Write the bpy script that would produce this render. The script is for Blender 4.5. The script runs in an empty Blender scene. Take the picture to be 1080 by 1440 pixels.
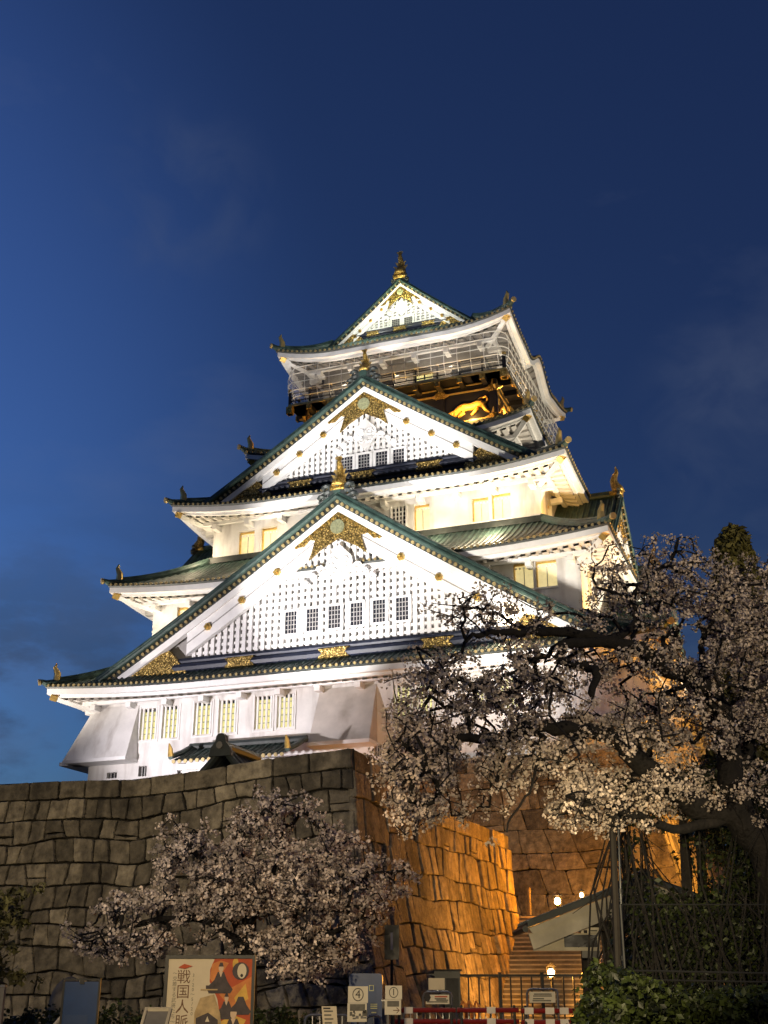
import bpy, math, random
import numpy as np
from mathutils import Vector, Matrix, noise

random.seed(11); rng = np.random.default_rng(11)
sc = bpy.context.scene
COL = sc.collection
R = math.radians

# ------------------------------------------------------------------ camera
FPX, PITCH, EYE = 1695.28, R(21.503), 1.6          # focal length in photo pixels (1080 x 1440)
cd = bpy.data.cameras.new("camera"); camo = bpy.data.objects.new("camera", cd); COL.objects.link(camo)
cd.sensor_fit = 'VERTICAL'; cd.sensor_height = 24.0; cd.lens = 24.0 * FPX / 1440.0
cd.clip_start = 0.1; cd.clip_end = 3000
camo.location = (0, 0, EYE); camo.rotation_euler = (R(90) + PITCH, 0, 0)
sc.camera = camo

# ------------------------------------------------------------------ world: dusk sky
SUN_EL, SUN_ROT = R(-2.0), R(-60)
w = bpy.data.worlds.new("World"); sc.world = w; w.use_nodes = True
nt = w.node_tree; bg = nt.nodes['Background']
sky = nt.nodes.new('ShaderNodeTexSky'); sky.sky_type = 'NISHITA'; sky.sun_disc = False
sky.sun_elevation = SUN_EL; sky.sun_rotation = SUN_ROT
sky.ozone_density = 4.0; sky.air_density = 1.0; sky.dust_density = 2.0
tc = nt.nodes.new('ShaderNodeTexCoord')
mp = nt.nodes.new('ShaderNodeMapping'); mp.inputs['Scale'].default_value = (1.0, 1.0, 2.2)
n1 = nt.nodes.new('ShaderNodeTexNoise'); n1.inputs['Scale'].default_value = 3.1; n1.inputs['Detail'].default_value = 7; n1.inputs['Roughness'].default_value = .55
rp = nt.nodes.new('ShaderNodeValToRGB')
rp.color_ramp.elements[0].position = .53; rp.color_ramp.elements[0].color = (0, 0, 0, 1)
rp.color_ramp.elements[1].position = .80; rp.color_ramp.elements[1].color = (1, 1, 1, 1)
mx = nt.nodes.new('ShaderNodeMix'); mx.data_type = 'RGBA'
mx.inputs[7].default_value = (.20, .23, .32, 1)
ml = nt.nodes.new('ShaderNodeMath'); ml.operation = 'MULTIPLY'; ml.inputs[1].default_value = .20
gm = nt.nodes.new('ShaderNodeMix'); gm.data_type = 'RGBA'; gm.blend_type = 'MULTIPLY'; gm.inputs[0].default_value = 1.0
# the afterglow: brighter round the point where the sun went down, left of the tower
dp = nt.nodes.new('ShaderNodeVectorMath'); dp.operation = 'DOT_PRODUCT'
_a, _e = R(-40), R(20); dp.inputs[1].default_value = (math.sin(_a)*math.cos(_e), math.cos(_a)*math.cos(_e), math.sin(_e))
gr = nt.nodes.new('ShaderNodeMapRange'); gr.interpolation_type = 'SMOOTHSTEP'
gr.inputs[1].default_value = .80; gr.inputs[2].default_value = .97; gr.inputs[3].default_value = 1.1; gr.inputs[4].default_value = 2.1
gs = nt.nodes.new('ShaderNodeVectorMath'); gs.operation = 'SCALE'; gs.inputs[0].default_value = (1.14, 1.18, .93)
L = nt.links.new
L(tc.outputs['Generated'], mp.inputs[0]); L(mp.outputs[0], n1.inputs['Vector']); L(n1.outputs['Fac'], rp.inputs[0])
L(rp.outputs[0], ml.inputs[0]); L(ml.outputs[0], mx.inputs[0])
L(tc.outputs['Generated'], dp.inputs[0]); L(dp.outputs['Value'], gr.inputs[0]); L(gr.outputs[0], gs.inputs['Scale']); L(gs.outputs[0], gm.inputs[7])
L(sky.outputs[0], gm.inputs[6]); L(gm.outputs[2], mx.inputs[6])
sx = nt.nodes.new('ShaderNodeSeparateXYZ'); L(tc.outputs['Generated'], sx.inputs[0])
n2 = nt.nodes.new('ShaderNodeTexNoise'); n2.inputs['Scale'].default_value = 5.5; n2.inputs['Detail'].default_value = 8; n2.inputs['Roughness'].default_value = .6
mp2 = nt.nodes.new('ShaderNodeMapping'); mp2.inputs['Scale'].default_value = (1, 1, 2.6); mp2.inputs['Location'].default_value = (3.2, .4, .7); L(tc.outputs['Generated'], mp2.inputs[0]); L(mp2.outputs[0], n2.inputs['Vector'])
el = nt.nodes.new('ShaderNodeMapRange'); el.interpolation_type = 'SMOOTHSTEP'; el.inputs[1].default_value = .40; el.inputs[2].default_value = .20; el.inputs[3].default_value = 0; el.inputs[4].default_value = 1; L(sx.outputs['Z'], el.inputs[0])
cl = nt.nodes.new('ShaderNodeMapRange'); cl.interpolation_type = 'SMOOTHSTEP'; cl.inputs[1].default_value = .40; cl.inputs[2].default_value = .56; cl.inputs[3].default_value = 0; cl.inputs[4].default_value = .85; L(n2.outputs['Fac'], cl.inputs[0])
cm = nt.nodes.new('ShaderNodeMath'); cm.operation = 'MULTIPLY'; L(el.outputs[0], cm.inputs[0]); L(cl.outputs[0], cm.inputs[1])
ck = nt.nodes.new('ShaderNodeMix'); ck.data_type = 'RGBA'; ck.inputs[7].default_value = (.042, .078, .165, 1); L(cm.outputs[0], ck.inputs[0]); L(mx.outputs[2], ck.inputs[6])
last = ck.outputs[2]
for (x, y, lo, amt) in ((255, 275, .9962, .24), (1045, 590, .9945, .26), (60, 960, .99, .30)):      # faint high wisps
    d_ = Vector(((x-540)/FPX, math.cos(PITCH) - (720-y)/FPX*math.sin(PITCH), math.sin(PITCH) + (720-y)/FPX*math.cos(PITCH))).normalized()
    dq = nt.nodes.new('ShaderNodeVectorMath'); dq.operation = 'DOT_PRODUCT'; dq.inputs[1].default_value = d_; L(tc.outputs['Generated'], dq.inputs[0])
    r1 = nt.nodes.new('ShaderNodeMapRange'); r1.interpolation_type = 'SMOOTHSTEP'; r1.inputs[1].default_value = lo; r1.inputs[2].default_value = 1.0; r1.inputs[3].default_value = 0; r1.inputs[4].default_value = amt; L(dq.outputs['Value'], r1.inputs[0])
    nw = nt.nodes.new('ShaderNodeTexNoise'); nw.inputs['Scale'].default_value = 17; nw.inputs['Detail'].default_value = 8; nw.inputs['Distortion'].default_value = .6; L(tc.outputs['Generated'], nw.inputs['Vector'])
    r2 = nt.nodes.new('ShaderNodeMapRange'); r2.inputs[1].default_value = .38; r2.inputs[2].default_value = .68; L(nw.outputs['Fac'], r2.inputs[0])
    mm = nt.nodes.new('ShaderNodeMath'); mm.operation = 'MULTIPLY'; L(r1.outputs[0], mm.inputs[0]); L(r2.outputs[0], mm.inputs[1])
    mw = nt.nodes.new('ShaderNodeMix'); mw.data_type = 'RGBA'; mw.inputs[7].default_value = (.085, .115, .20, 1); L(mm.outputs[0], mw.inputs[0]); L(last, mw.inputs[6]); last = mw.outputs[2]
L(last, bg.inputs[0])
bg.inputs[1].default_value = 0.15

vs = sc.view_settings
vs.view_transform = 'Standard'; vs.look = 'None'; vs.gamma = 1.0; vs.exposure = 2.5
sc.cycles.use_denoising = True
sc.cycles.max_bounces = 5; sc.cycles.diffuse_bounces = 3; sc.cycles.glossy_bounces = 2
sc.cycles.transparent_max_bounces = 8; sc.cycles.sample_clamp_indirect = 4.0

# ------------------------------------------------------------------ frames
PSI, CX, CY, CZ = R(-20.6158), 3.438, 82.221, 12.85  # castle frame: u along the front, v into depth
cP, sP = math.cos(PSI), math.sin(PSI)
def cas(u, v, z): return (CX + cP*u - sP*v, CY + sP*u + cP*v, z)
def pt(x, y, D):                                       # photo pixel -> point at distance D from the camera
    a, b = (x - 540) / FPX, (720 - y) / FPX
    d = Vector((a, math.cos(PITCH) - b*math.sin(PITCH), math.sin(PITCH) + b*math.cos(PITCH)))
    return Vector((0, 0, EYE)) + d * (D / d.y)

# ------------------------------------------------------------------ lights of the place and added fill
def lamp(name, kind, loc, energy, color, target=None, size=.3, spot=60, blend=.6):
    l = bpy.data.lights.new(name, kind); l.energy = energy; l.color = color
    o = bpy.data.objects.new(name, l); COL.objects.link(o); o.location = loc
    if kind == 'SPOT': l.spot_size = R(spot); l.spot_blend = blend; l.shadow_soft_size = size
    elif kind == 'AREA': l.shape = 'SQUARE'; l.size = size
    else: l.shadow_soft_size = size
    if target is not None:
        d = Vector(target) - Vector(loc); o.rotation_euler = d.to_track_quat('-Z', 'Y').to_euler()
    return o
WHITE, WARM, ORANGE = (1, .95, .90), (1, .80, .52), (1, .40, .06)
K = 2.4
ORANGE = (1, .30, .0)
# floodlights on the terrace in front of the tower
lamp("flood_gable", 'SPOT', cas(-1, -36, 9.0), 4300*K, WHITE, cas(0, -17, 24.5), .3, 34, .7)
lamp("flood_gable", 'SPOT', cas(-15, -38, 9.0), 3100*K, WHITE, cas(-1, -13, 35.0), .3, 20, .8)
lamp("flood_gable", 'SPOT', cas(15, -38, 9.0), 3600*K, WHITE, cas(1, -13, 35.0), .3, 20, .8)
lamp("flood_gable", 'SPOT', cas(12, -40, 9.0), 2600*K, WHITE, cas(0, -8.5, 45.6), .3, 15, .8)
lamp("flood_wall", 'SPOT', cas(-14, -38, 9.0), 2000*K, (1, .92, .95), cas(-7, -16, 16), .3, 50, .9)
lamp("flood_wall", 'SPOT', cas(10, -36, 9.0), 2200*K, (1, .92, .78), cas(10, -14, 26), 1.4, 34, .8)
lamp("flood_side", 'SPOT', cas(38, -12, 11), 4200*K, (1, .88, .66), cas(15, -6, 28), .3, 50, .8)
for (u, v, z, e) in ((-11.3, -13.9, 27.7, 17), (-6.5, -13.9, 27.7, 17), (4.5, -14.2, 27.0, 26), (8.5, -14.2, 27.0, 34),
                     (-12.6, -16.6, 20.9, 24), (10.0, -16.9, 20.2, 40), (12.6, -16.9, 20.2, 40)):
    lamp("roof_floodlight", 'POINT', cas(u, v, z), e*K, WARM, None, .25)
for (u, v, z, e) in ((12.7, -13.0, 27.3, 26), (13.6, -.2, 27.0, 26), (15.2, -14.3, 20.7, 26), (12.4, -1.0, 28.2, 14)):
    lamp("roof_floodlight", 'POINT', cas(u, v, z), e*K*1.3, (1, .52, .11), None, .25)
lamp("flood_wall", 'SPOT', cas(-27, -27, 8.6), 1900*K, (1, .88, .76), cas(-15, -15, 26), .3, 46, .9)
lamp("flood_wall", 'SPOT', cas(15, -34, 8.2), 1500*K, (1, .93, .88), cas(9, -16.5, 18.0), .6, 34, 1.0)
for u in (-2.2, 2.2): lamp("roof_floodlight", 'POINT', cas(u, -8.3, 45.6), 20*K, (1, 1, .86), None, .2)
lamp("roof_floodlight", 'POINT', cas(0, -7.4, 48.3), 11*K, (.95, 1, .55), None, .2)
lamp("roof_floodlight", 'POINT', cas(9.3, -9.6, 32.5), 30*K, WARM, None, .2)
lamp("roof_floodlight", 'POINT', cas(-9.3, -9.6, 32.5), 20*K, WARM, None, .2)
# top floor: lamps under the veranda lighting the gilded reliefs
for (u, v) in ((5.2, -7.9), (-5.2, -7.9), (8.0, -4.6), (1.5, -7.9)):
    lamp("veranda_lamp", 'POINT', cas(u, v, 37.75), 30*K, (1, .55, .15), None, .12)
for (u, v) in ((-4, -7.2), (4, -7.2), (7.2, -3), (0, -7.2)):
    lamp("veranda_lamp", 'POINT', cas(u, v, 41.0), 10*K, (1, .80, .55), None, .15)
# stairs and terrace: sodium lamps
lamp("stair_lamp_light", 'SPOT', cas(17.4, -27.6, 5.8), 195*K, ORANGE, cas(12.2, -30.2, 4.8), .15, 100, .8)
lamp("stair_lamp_light", 'POINT', pt(772, 1258, 51.8), 16*K, ORANGE, None, .15)
lamp("stair_foot_light", 'POINT', pt(775, 1362, 43.0), 75*K, (1, .40, .06), None, .1)
lamp("terrace_lamp", 'POINT', cas(3.4, -20.2, 9.6), 20*K, ORANGE, None, .2)
lamp("grove_lamp", 'POINT', cas(25.0, -15.0, 5.4), 850*K, (1, .42, .05), None, .3)
lamp("grove_lamp", 'POINT', cas(17.0, -22.6, 5.6), 110*K, (1, .40, .04), None, .3)
lamp("street_fill_light", 'SPOT', (15, 17, 8.0), 330*K, (1, .80, .45), (11, 33, 12.5), .25, 46, 1.0)  # added spot without a fixture, warms the conifers
# unseen street lamps read off the warm forecourt light, and added fill spots
lamp("street_fill_light", 'SPOT', (-18, 5, 8.5), 1150*K, (1, .78, .44), (-10.2, 41, 8.0), .25, 44, 1.0)
lamp("street_fill_light", 'SPOT', (9, -6, 7.0), 640*K, (1, .82, .54), (7.4, 17.5, 6.6), .25, 52, 1.0)
lamp("street_fill_light", 'SPOT', (-8, 6, 6.0), 560*K, (1, .84, .62), (-3.6, 29, 3.9), .25, 25, 1.0)  # added spot that warms the smaller cherry crown
lamp("street_fill_light", 'SPOT', (-4, 3, 6.0), 520*K, (1, .76, .44), (-1.2, 22, .6), .25, 36, .9)  # added fill for the poster and signs
lamp("street_fill_light", 'SPOT', (.6, 5, 2.6), 420*K, (1, .80, .46), (4.7, 26, 2.5), .25, 26, .9)  # added low fill for booth and hedge, no fixture

# ------------------------------------------------------------------ materials
MATS = {}
def nodes_of(name):
    m = bpy.data.materials.new(name); m.use_nodes = True; n = m.node_tree
    return m, n, n.nodes['Principled BSDF']
def mat(name, col, rough=.7, metal=0.0, var=.25, scale=3.0, bump=.0, bscale=20.0, emit=None, estr=0, spec=.4, stain=None, tone=False, stretch=(1,1,1), alpha=None):
    m, n, b = nodes_of(name); L = n.links.new
    b.inputs['Roughness'].default_value = rough; b.inputs['Metallic'].default_value = metal
    b.inputs['Specular IOR Level'].default_value = spec
    t = n.nodes.new('ShaderNodeTexCoord'); mp = n.nodes.new('ShaderNodeMapping'); mp.inputs['Scale'].default_value = stretch
    L(t.outputs['Object'], mp.inputs[0])
    no = n.nodes.new('ShaderNodeTexNoise'); no.inputs['Scale'].default_value = scale; no.inputs['Detail'].default_value = 6; no.inputs['Roughness'].default_value = .6
    L(mp.outputs[0], no.inputs['Vector'])
    mr = n.nodes.new('ShaderNodeMapRange'); mr.inputs[1].default_value = .3; mr.inputs[2].default_value = .7
    mr.inputs[3].default_value = 1 - var; mr.inputs[4].default_value = 1 + var*.6
    L(no.outputs['Fac'], mr.inputs[0])
    sc_ = n.nodes.new('ShaderNodeVectorMath'); sc_.operation = 'SCALE'; sc_.inputs[0].default_value = col
    L(mr.outputs[0], sc_.inputs['Scale']); last = sc_.outputs[0]
    if tone:
        at = n.nodes.new('ShaderNodeAttribute'); at.attribute_name = 'tone'
        s2 = n.nodes.new('ShaderNodeVectorMath'); s2.operation = 'MULTIPLY'
        L(last, s2.inputs[0]); L(at.outputs['Color'], s2.inputs[1]); last = s2.outputs[0]
    if stain:
        c2, sscale, amt, sst = stain
        mp2 = n.nodes.new('ShaderNodeMapping'); mp2.inputs['Scale'].default_value = sst; L(t.outputs['Object'], mp2.inputs[0])
        n2 = n.nodes.new('ShaderNodeTexNoise'); n2.inputs['Scale'].default_value = sscale; n2.inputs['Detail'].default_value = 5
        L(mp2.outputs[0], n2.inputs['Vector'])
        r2 = n.nodes.new('ShaderNodeMapRange'); r2.inputs[1].default_value = .5; r2.inputs[2].default_value = .72; r2.inputs[3].default_value = 0; r2.inputs[4].default_value = amt
        L(n2.outputs['Fac'], r2.inputs[0])
        mi = n.nodes.new('ShaderNodeMix'); mi.data_type = 'RGBA'; mi.inputs[7].default_value = (*c2, 1)
        L(r2.outputs[0], mi.inputs[0]); L(last, mi.inputs[6]); last = mi.outputs[2]
    L(last, b.inputs['Base Color'])
    if bump:
        nb = n.nodes.new('ShaderNodeTexNoise'); nb.inputs['Scale'].default_value = bscale; nb.inputs['Detail'].default_value = 5
        L(t.outputs['Object'], nb.inputs['Vector'])
        bu = n.nodes.new('ShaderNodeBump'); bu.inputs['Strength'].default_value = bump; bu.inputs['Distance'].default_value = .08
        L(nb.outputs['Fac'], bu.inputs['Height']); L(bu.outputs[0], b.inputs['Normal'])
    if emit:
        b.inputs['Emission Color'].default_value = (*emit, 1); b.inputs['Emission Strength'].default_value = estr
    if alpha is not None: b.inputs['Alpha'].default_value = alpha
    MATS[name] = m; return m
def gold_mat(name, col, scale, dark):
    m, n, b = nodes_of(name); L = n.links.new
    b.inputs['Metallic'].default_value = .75; b.inputs['Roughness'].default_value = .42
    t = n.nodes.new('ShaderNodeTexCoord'); vo = n.nodes.new('ShaderNodeTexVoronoi'); vo.inputs['Scale'].default_value = scale; vo.feature = 'DISTANCE_TO_EDGE'
    no = n.nodes.new('ShaderNodeTexNoise'); no.inputs['Scale'].default_value = scale*.6; no.inputs['Detail'].default_value = 3
    mxv = n.nodes.new('ShaderNodeMix'); mxv.data_type = 'VECTOR'; mxv.inputs[0].default_value = .25
    L(t.outputs['Object'], no.inputs['Vector']); L(t.outputs['Object'], mxv.inputs[4]); L(no.outputs['Color'], mxv.inputs[5]); L(mxv.outputs[1], vo.inputs['Vector'])
    r = n.nodes.new('ShaderNodeValToRGB'); r.color_ramp.elements[0].position = .02; r.color_ramp.elements[0].color = (*dark, 1)
    r.color_ramp.elements[1].position = .30; r.color_ramp.elements[1].color = (*col, 1)
    L(vo.outputs['Distance'], r.inputs[0]); L(r.outputs[0], b.inputs['Base Color'])
    bu = n.nodes.new('ShaderNodeBump'); bu.inputs['Strength'].default_value = .9; bu.inputs['Distance'].default_value = .06
    L(vo.outputs['Distance'], bu.inputs['Height']); L(bu.outputs[0], b.inputs['Normal'])
    MATS[name] = m
mat('plaster_stained', (.62, .57, .52), .85, var=.2, scale=.7, stain=((.26, .21, .16), .55, .8, (1, 1, .8)), bump=.06, bscale=3)
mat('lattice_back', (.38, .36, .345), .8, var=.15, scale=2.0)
mat('plaster', (.80, .78, .76), .8, var=.14, scale=.8, stain=((.38, .34, .31), 1.3, .7, (1, 1, .2)), bump=.06, bscale=3)
mat('plaster_plain', (.82, .81, .80), .75, var=.08, scale=2.0)
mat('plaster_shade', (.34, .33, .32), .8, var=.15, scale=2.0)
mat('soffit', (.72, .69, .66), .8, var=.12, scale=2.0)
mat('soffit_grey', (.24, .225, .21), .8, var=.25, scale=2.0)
mat('upper_wall', (.34, .32, .29), .8, var=.3, scale=1.2)
mat('digit_grey', (.5, .5, .5), .6)
mat('green_tile', (.036, .066, .056), .5, var=.5, scale=1.4, bump=.25, bscale=9, stain=((.085, .15, .118), 2.2, .6, (1, 1, 1)))
mat('dark_tile', (.035, .042, .04), .5, var=.4, scale=2.0, stain=((.09, .10, .085), 1.5, .5, (1, 1, 1)))
mat('dark_beam', (.018, .022, .04), .45, var=.3, scale=3)
mat('lacquer', (.012, .011, .012), .3, var=.3, scale=2)
mat('pane_dark', (.02, .022, .03), .25, var=.3, scale=2)
gold_mat('gold', (.85, .58, .16), 7.0, (.30, .17, .03))
gold_mat('gold_filigree', (.80, .56, .18), 8.5, (.07, .042, .01))
mat('gold_plain', (.80, .55, .18), .38, metal=.75, var=.3, scale=5)
mat('gilt', (.85, .50, .10), .45, metal=.35, var=.5, scale=6, bump=.4, bscale=7)
mat('crest', (.34, .35, .20), .45, metal=.3, var=.4, scale=8)
mat('tile_end', (.46, .36, .17), .45, metal=.4, var=.3, scale=5)
mat('window_glow', (.7, .65, .35), .6, var=.2, scale=3, emit=(1, .93, .38), estr=.105)
mat('shutter_glow', (.8, .72, .5), .6, var=.15, scale=3, emit=(1, .82, .36), estr=.10)  # shutters emit to stand in for the floodlight they reflect
mat('stone', (.25, .212, .15), .9, var=.6, scale=3.4, bump=1.0, bscale=11.0, tone=True, stain=((.040, .034, .026), 1.5, .8, (1, 1, .2)))
mat('stone_joint', (.02, .017, .013), .95, var=.3, scale=3)
mat('nosing_lit', (.42, .37, .27), .7, var=.25, scale=4)
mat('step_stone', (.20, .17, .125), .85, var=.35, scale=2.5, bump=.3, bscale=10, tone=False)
mat('ground', (.075, .068, .058), .9, var=.4, scale=1.3, bump=.3, bscale=30)
mat('bark', (.016, .013, .011), .9, var=.5, scale=6, bump=.6, bscale=16)
mat('blossom', (.80, .655, .535), .7, var=.25, scale=1.5, tone=True)
mat('bud', (.16, .10, .06), .8, var=.4, scale=6)
mat('leaf', (.050, .070, .010), .55, var=.4, scale=2.5, tone=True)
mat('needle', (.10, .09, .026), .7, var=.4, scale=2.5, tone=True)
mat('pole_steel', (.16, .16, .155), .22, metal=.9, var=.5, scale=4)
mat('steel', (.42, .42, .41), .28, metal=.9, var=.25, scale=4)
mat('dark_steel', (.03, .03, .03), .45, metal=.5, var=.3, scale=4)
mat('board_white', (.74, .67, .52), .7, var=.08, scale=4)
mat('paper', (.66, .57, .41), .75, var=.06, scale=5)
mat('ink', (.03, .025, .025), .7, var=.2, scale=5)
mat('ink_brown', (.16, .08, .04), .7, var=.2, scale=5)
mat('ink_grey', (.16, .15, .12), .7, var=.3, scale=14)
mat('poster_red', (.50, .09, .03), .7, var=.25, scale=4)
mat('poster_orange', (.62, .22, .06), .7, var=.3, scale=5)
mat('poster_yellow', (.70, .42, .08), .7, var=.25, scale=5)
mat('poster_robe', (.075, .06, .06), .7, var=.4, scale=9)
mat('poster_skin', (.66, .48, .32), .7, var=.1, scale=5)
mat('poster_tan', (.50, .36, .18), .7, var=.4, scale=7)
mat('blue_board', (.010, .045, .15), .35, var=.3, scale=1.6)
mat('blue_board_dark', (.012, .045, .14), .4, var=.3, scale=1.6)
mat('red_plastic', (.22, .012, .012), .45, var=.3, scale=4)
mat('reflector', (.75, .68, .62), .5, var=.15, scale=4)
mat('wood_dark', (.022, .017, .012), .7, var=.5, scale=5, stretch=(1, 1, .2))
mat('fascia_cream', (.55, .49, .36), .75, var=.2, scale=2.5)
mat('grey_panel', (.20, .19, .17), .7, var=.25, scale=3)
mat('bulb', (1, .8, .5), .4, emit=(1, .62, .22), estr=6)
mat('bulb_soft', (1, .8, .5), .4, emit=(1, .70, .35), estr=.6)
mat('net', (.70, .68, .64), .6, var=.1)
mat('net_sheet', (.62, .58, .52), .7, var=.1, alpha=.20)

# ------------------------------------------------------------------ mesh builder
class MB:
    def __init__(s): s.v = []; s.f = []; s.m = []; s.t = []; s.names = []; s.cur = 1.0
    def mi(s, n):
        if n not in s.names: s.names.append(n)
        return s.names.index(n)
    def add(s, vs_, fs, m):
        o = len(s.v); s.v.extend(tuple(map(float, p)) for p in vs_); s.t.extend([s.cur]*len(vs_)); k = s.mi(m)
        for f in fs: s.f.append(tuple(i + o for i in f)); s.m.append(k)
    def poly(s, ps, m): s.add(ps, [tuple(range(len(ps)))], m)
    def box(s, x0, x1, y0, y1, z0, z1, m, M=None):
        M = M or (lambda a, b, c: (a, b, c))
        vs_ = [M(x, y, z) for z in (z0, z1) for y in (y0, y1) for x in (x0, x1)]
        s.add(vs_, [(0,2,3,1), (4,5,7,6), (0,1,5,4), (2,6,7,3), (0,4,6,2), (1,3,7,5)], m)
    def grid(s, P, m, mrow=None):
        n, k = len(P), len(P[0]); o = len(s.v)
        for r in P:
            s.v.extend(tuple(map(float, p)) for p in r); s.t.extend([s.cur]*k)
        q = s.mi(m)
        for i in range(n-1):
            for j in range(k-1):
                a = o + i*k + j; s.f.append((a, a+1, a+1+k, a+k)); s.m.append(q)
    def tube(s, pts, rad, m, n=6, cap=True, sx=1.0):
        pts = [Vector(p) for p in pts]; k = len(pts)
        if not hasattr(rad, '__len__'): rad = [rad]*k
        rings = []; up = None
        for i, p in enumerate(pts):
            d = (pts[min(i+1, k-1)] - pts[max(i-1, 0)])
            d = d.normalized() if d.length > 1e-9 else Vector((0, 0, 1))
            if up is None:
                up = Vector((0, 0, 1)) if abs(d.z) < .9 else Vector((1, 0, 0))
            a = d.cross(up); a = a.normalized() if a.length > 1e-6 else d.orthogonal().normalized()
            b = a.cross(d).normalized(); up = b
            rings.append([p + (a*math.cos(t)*sx + b*math.sin(t))*rad[i] for t in [2*math.pi*j/n for j in range(n)]])
        o = len(s.v)
        for r in rings: s.v.extend(tuple(p) for p in r); s.t.extend([s.cur]*n)
        q = s.mi(m)
        for i in range(k-1):
            for j in range(n):
                s.f.append((o+i*n+j, o+i*n+(j+1) % n, o+(i+1)*n+(j+1) % n, o+(i+1)*n+j)); s.m.append(q)
        if cap:
            s.f.append(tuple(o+j for j in range(n))[::-1]); s.m.append(q)
            s.f.append(tuple(o+(k-1)*n+j for j in range(n))); s.m.append(q)
    def disc(s, c, ax, r, h, m, n=10):
        ax = Vector(ax).normalized(); c = Vector(c); s.tube([c, c+ax*h], [r, r], m, n)
    def prism(s, ps2, M, d0, d1, m):                   # outline (w, z) through thickness d0..d1
        n = len(ps2); o = len(s.v)
        s.v.extend(tuple(map(float, M(w, d0, z))) for w, z in ps2); s.v.extend(tuple(map(float, M(w, d1, z))) for w, z in ps2)
        s.t.extend([s.cur]*(2*n)); q = s.mi(m)
        s.f.append(tuple(o+i for i in range(n))); s.m.append(q)
        s.f.append(tuple(o+n+i for i in range(n))[::-1]); s.m.append(q)
        for i in range(n):
            j = (i+1) % n; s.f.append((o+i, o+n+i, o+n+j, o+j)); s.m.append(q)
    def build(s, name, parent=None, loc=(0, 0, 0), smooth=False, rot=0):
        me = bpy.data.meshes.new(name); me.from_pydata(s.v, [], s.f)
        for n in s.names: me.materials.append(MATS[n])
        me.polygons.foreach_set('material_index', s.m)
        if smooth: me.polygons.foreach_set('use_smooth', [True]*len(s.f))
        at = me.color_attributes.new('tone', 'FLOAT_COLOR', 'POINT')
        t = np.array(s.t, dtype=np.float32); c = np.ones((len(t), 4), np.float32); c[:, :3] = t[:, None] if t.ndim == 1 else t
        at.data.foreach_set('color', c.ravel()); me.update()
        o = bpy.data.objects.new(name, me); COL.objects.link(o); o.location = loc; o.rotation_euler = (0, 0, rot)
        if parent: o.parent = parent
        return o
def tag(o, label, cat, group=None, kind=None):
    if kind: o['kind'] = kind
    if label: o['label'] = label
    if cat: o['category'] = cat
    if group: o['group'] = group
    return o
def thing(name, label, cat, loc=(0, 0, 0), rot=0, group=None):
    o = bpy.data.objects.new(name, None); COL.objects.link(o); o.location = loc; o.rotation_euler = (0, 0, rot)
    return tag(o, label, cat, group)
def text_into(mb, s, size, M, m, d=0.004, ax='CENTER'):
    """letters as flat faces: M(x, y) -> point"""
    c = bpy.data.curves.new('t', 'FONT'); c.body = s; c.size = size; c.align_x = ax; c.align_y = 'CENTER'; c.resolution_u = 2
    o = bpy.data.objects.new('t', c); COL.objects.link(o)
    dg = bpy.context.evaluated_depsgraph_get(); dg.update()
    me = bpy.data.meshes.new_from_object(o.evaluated_get(dg))
    mb.add([M(v.co.x, v.co.y) for v in me.vertices], [tuple(p.vertices) for p in me.polygons], m)
    bpy.data.objects.remove(o); bpy.data.curves.remove(c); bpy.data.meshes.remove(me)

# ================================================================== CASTLE TOWER
castle = thing('castle_tower', 'white five-storey castle tower with green roofs and gold ornaments, floodlit on stone base', 'castle tower', (CX, CY, CZ), PSI)
CL = (0, 0, -CZ)
FACES = [lambda w, d, z: (w, -d, z), lambda w, d, z: (d, w, z), lambda w, d, z: (-w, d, z), lambda w, d, z: (-d, -w, z)]
def part(mb, name, parent=None, smooth=False):
    return mb.build(name, parent or castle, CL if parent is None else (0, 0, 0), smooth)

RIB = .36
def ribcols(half, step=RIB, square=False):
    n = int(half*2/step); step = half*2/n; out = []
    prof = ((0, 0), (.5, 0), (.5001, -.17), (.9999, -.17)) if square else ((0, 0), (.30, 0), (.38, .055), (.53, .085), (.68, .055), (.76, 0))
    for i in range(n):
        for a, h in prof: out.append((-half + (i+a)*step, h))
    out.append((half, 0)); return out
def lifted(x, lift): 
    x = abs(x); return lift * max(0, (x - .45)/.55)**2.0
def bump_k(w, B):                                      # cusped karahafu bump of an eave
    if not B: return 0
    c, h, s = B; x = (w - c)/s
    return h*(math.exp(-x*x*1.5) - .22*math.exp(-((abs(x)-1.55)/.5)**2))
def roof_face(mb, M, half, halfi, d0, d1, z0, z1, lift, m, B=None, step=RIB, square=False, rows=7, zoff=0):
    G = []
    cols = ribcols(half, step, square)
    for k in range(rows+1):
        row = []
        for w_, h in cols:
            tm = 1.0 if abs(w_) <= halfi else (half-abs(w_))/(half-halfi)
            t = tm*k/rows; hw = half + (halfi-half)*t
            z = z0 + (z1-z0)*(.74*t + .26*t*t) + (lifted(w_/max(hw, .01), lift))*(1-t)**2 + bump_k(w_, B)*(1-t)**1.5
            row.append(M(w_, d0 + (d1-d0)*t, z + h + zoff))
        G.append(row)
    mb.grid(G, m)
def eave_z(s_, half, z0, lift, B): return z0 + lifted(s_, lift) + bump_k(s_*half, B)
def ribbon(mb, M, half, d0, z0, lift, prof, m, B=None, n=48):
    G = []
    for d, zo in prof:
        hw = half - (d0 - d)
        G.append([M(s_*hw, d, eave_z(s_, half, z0, lift, B) + zo) for s_ in [2*i/n-1 for i in range(n+1)]])
    mb.grid(G, m)

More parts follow.
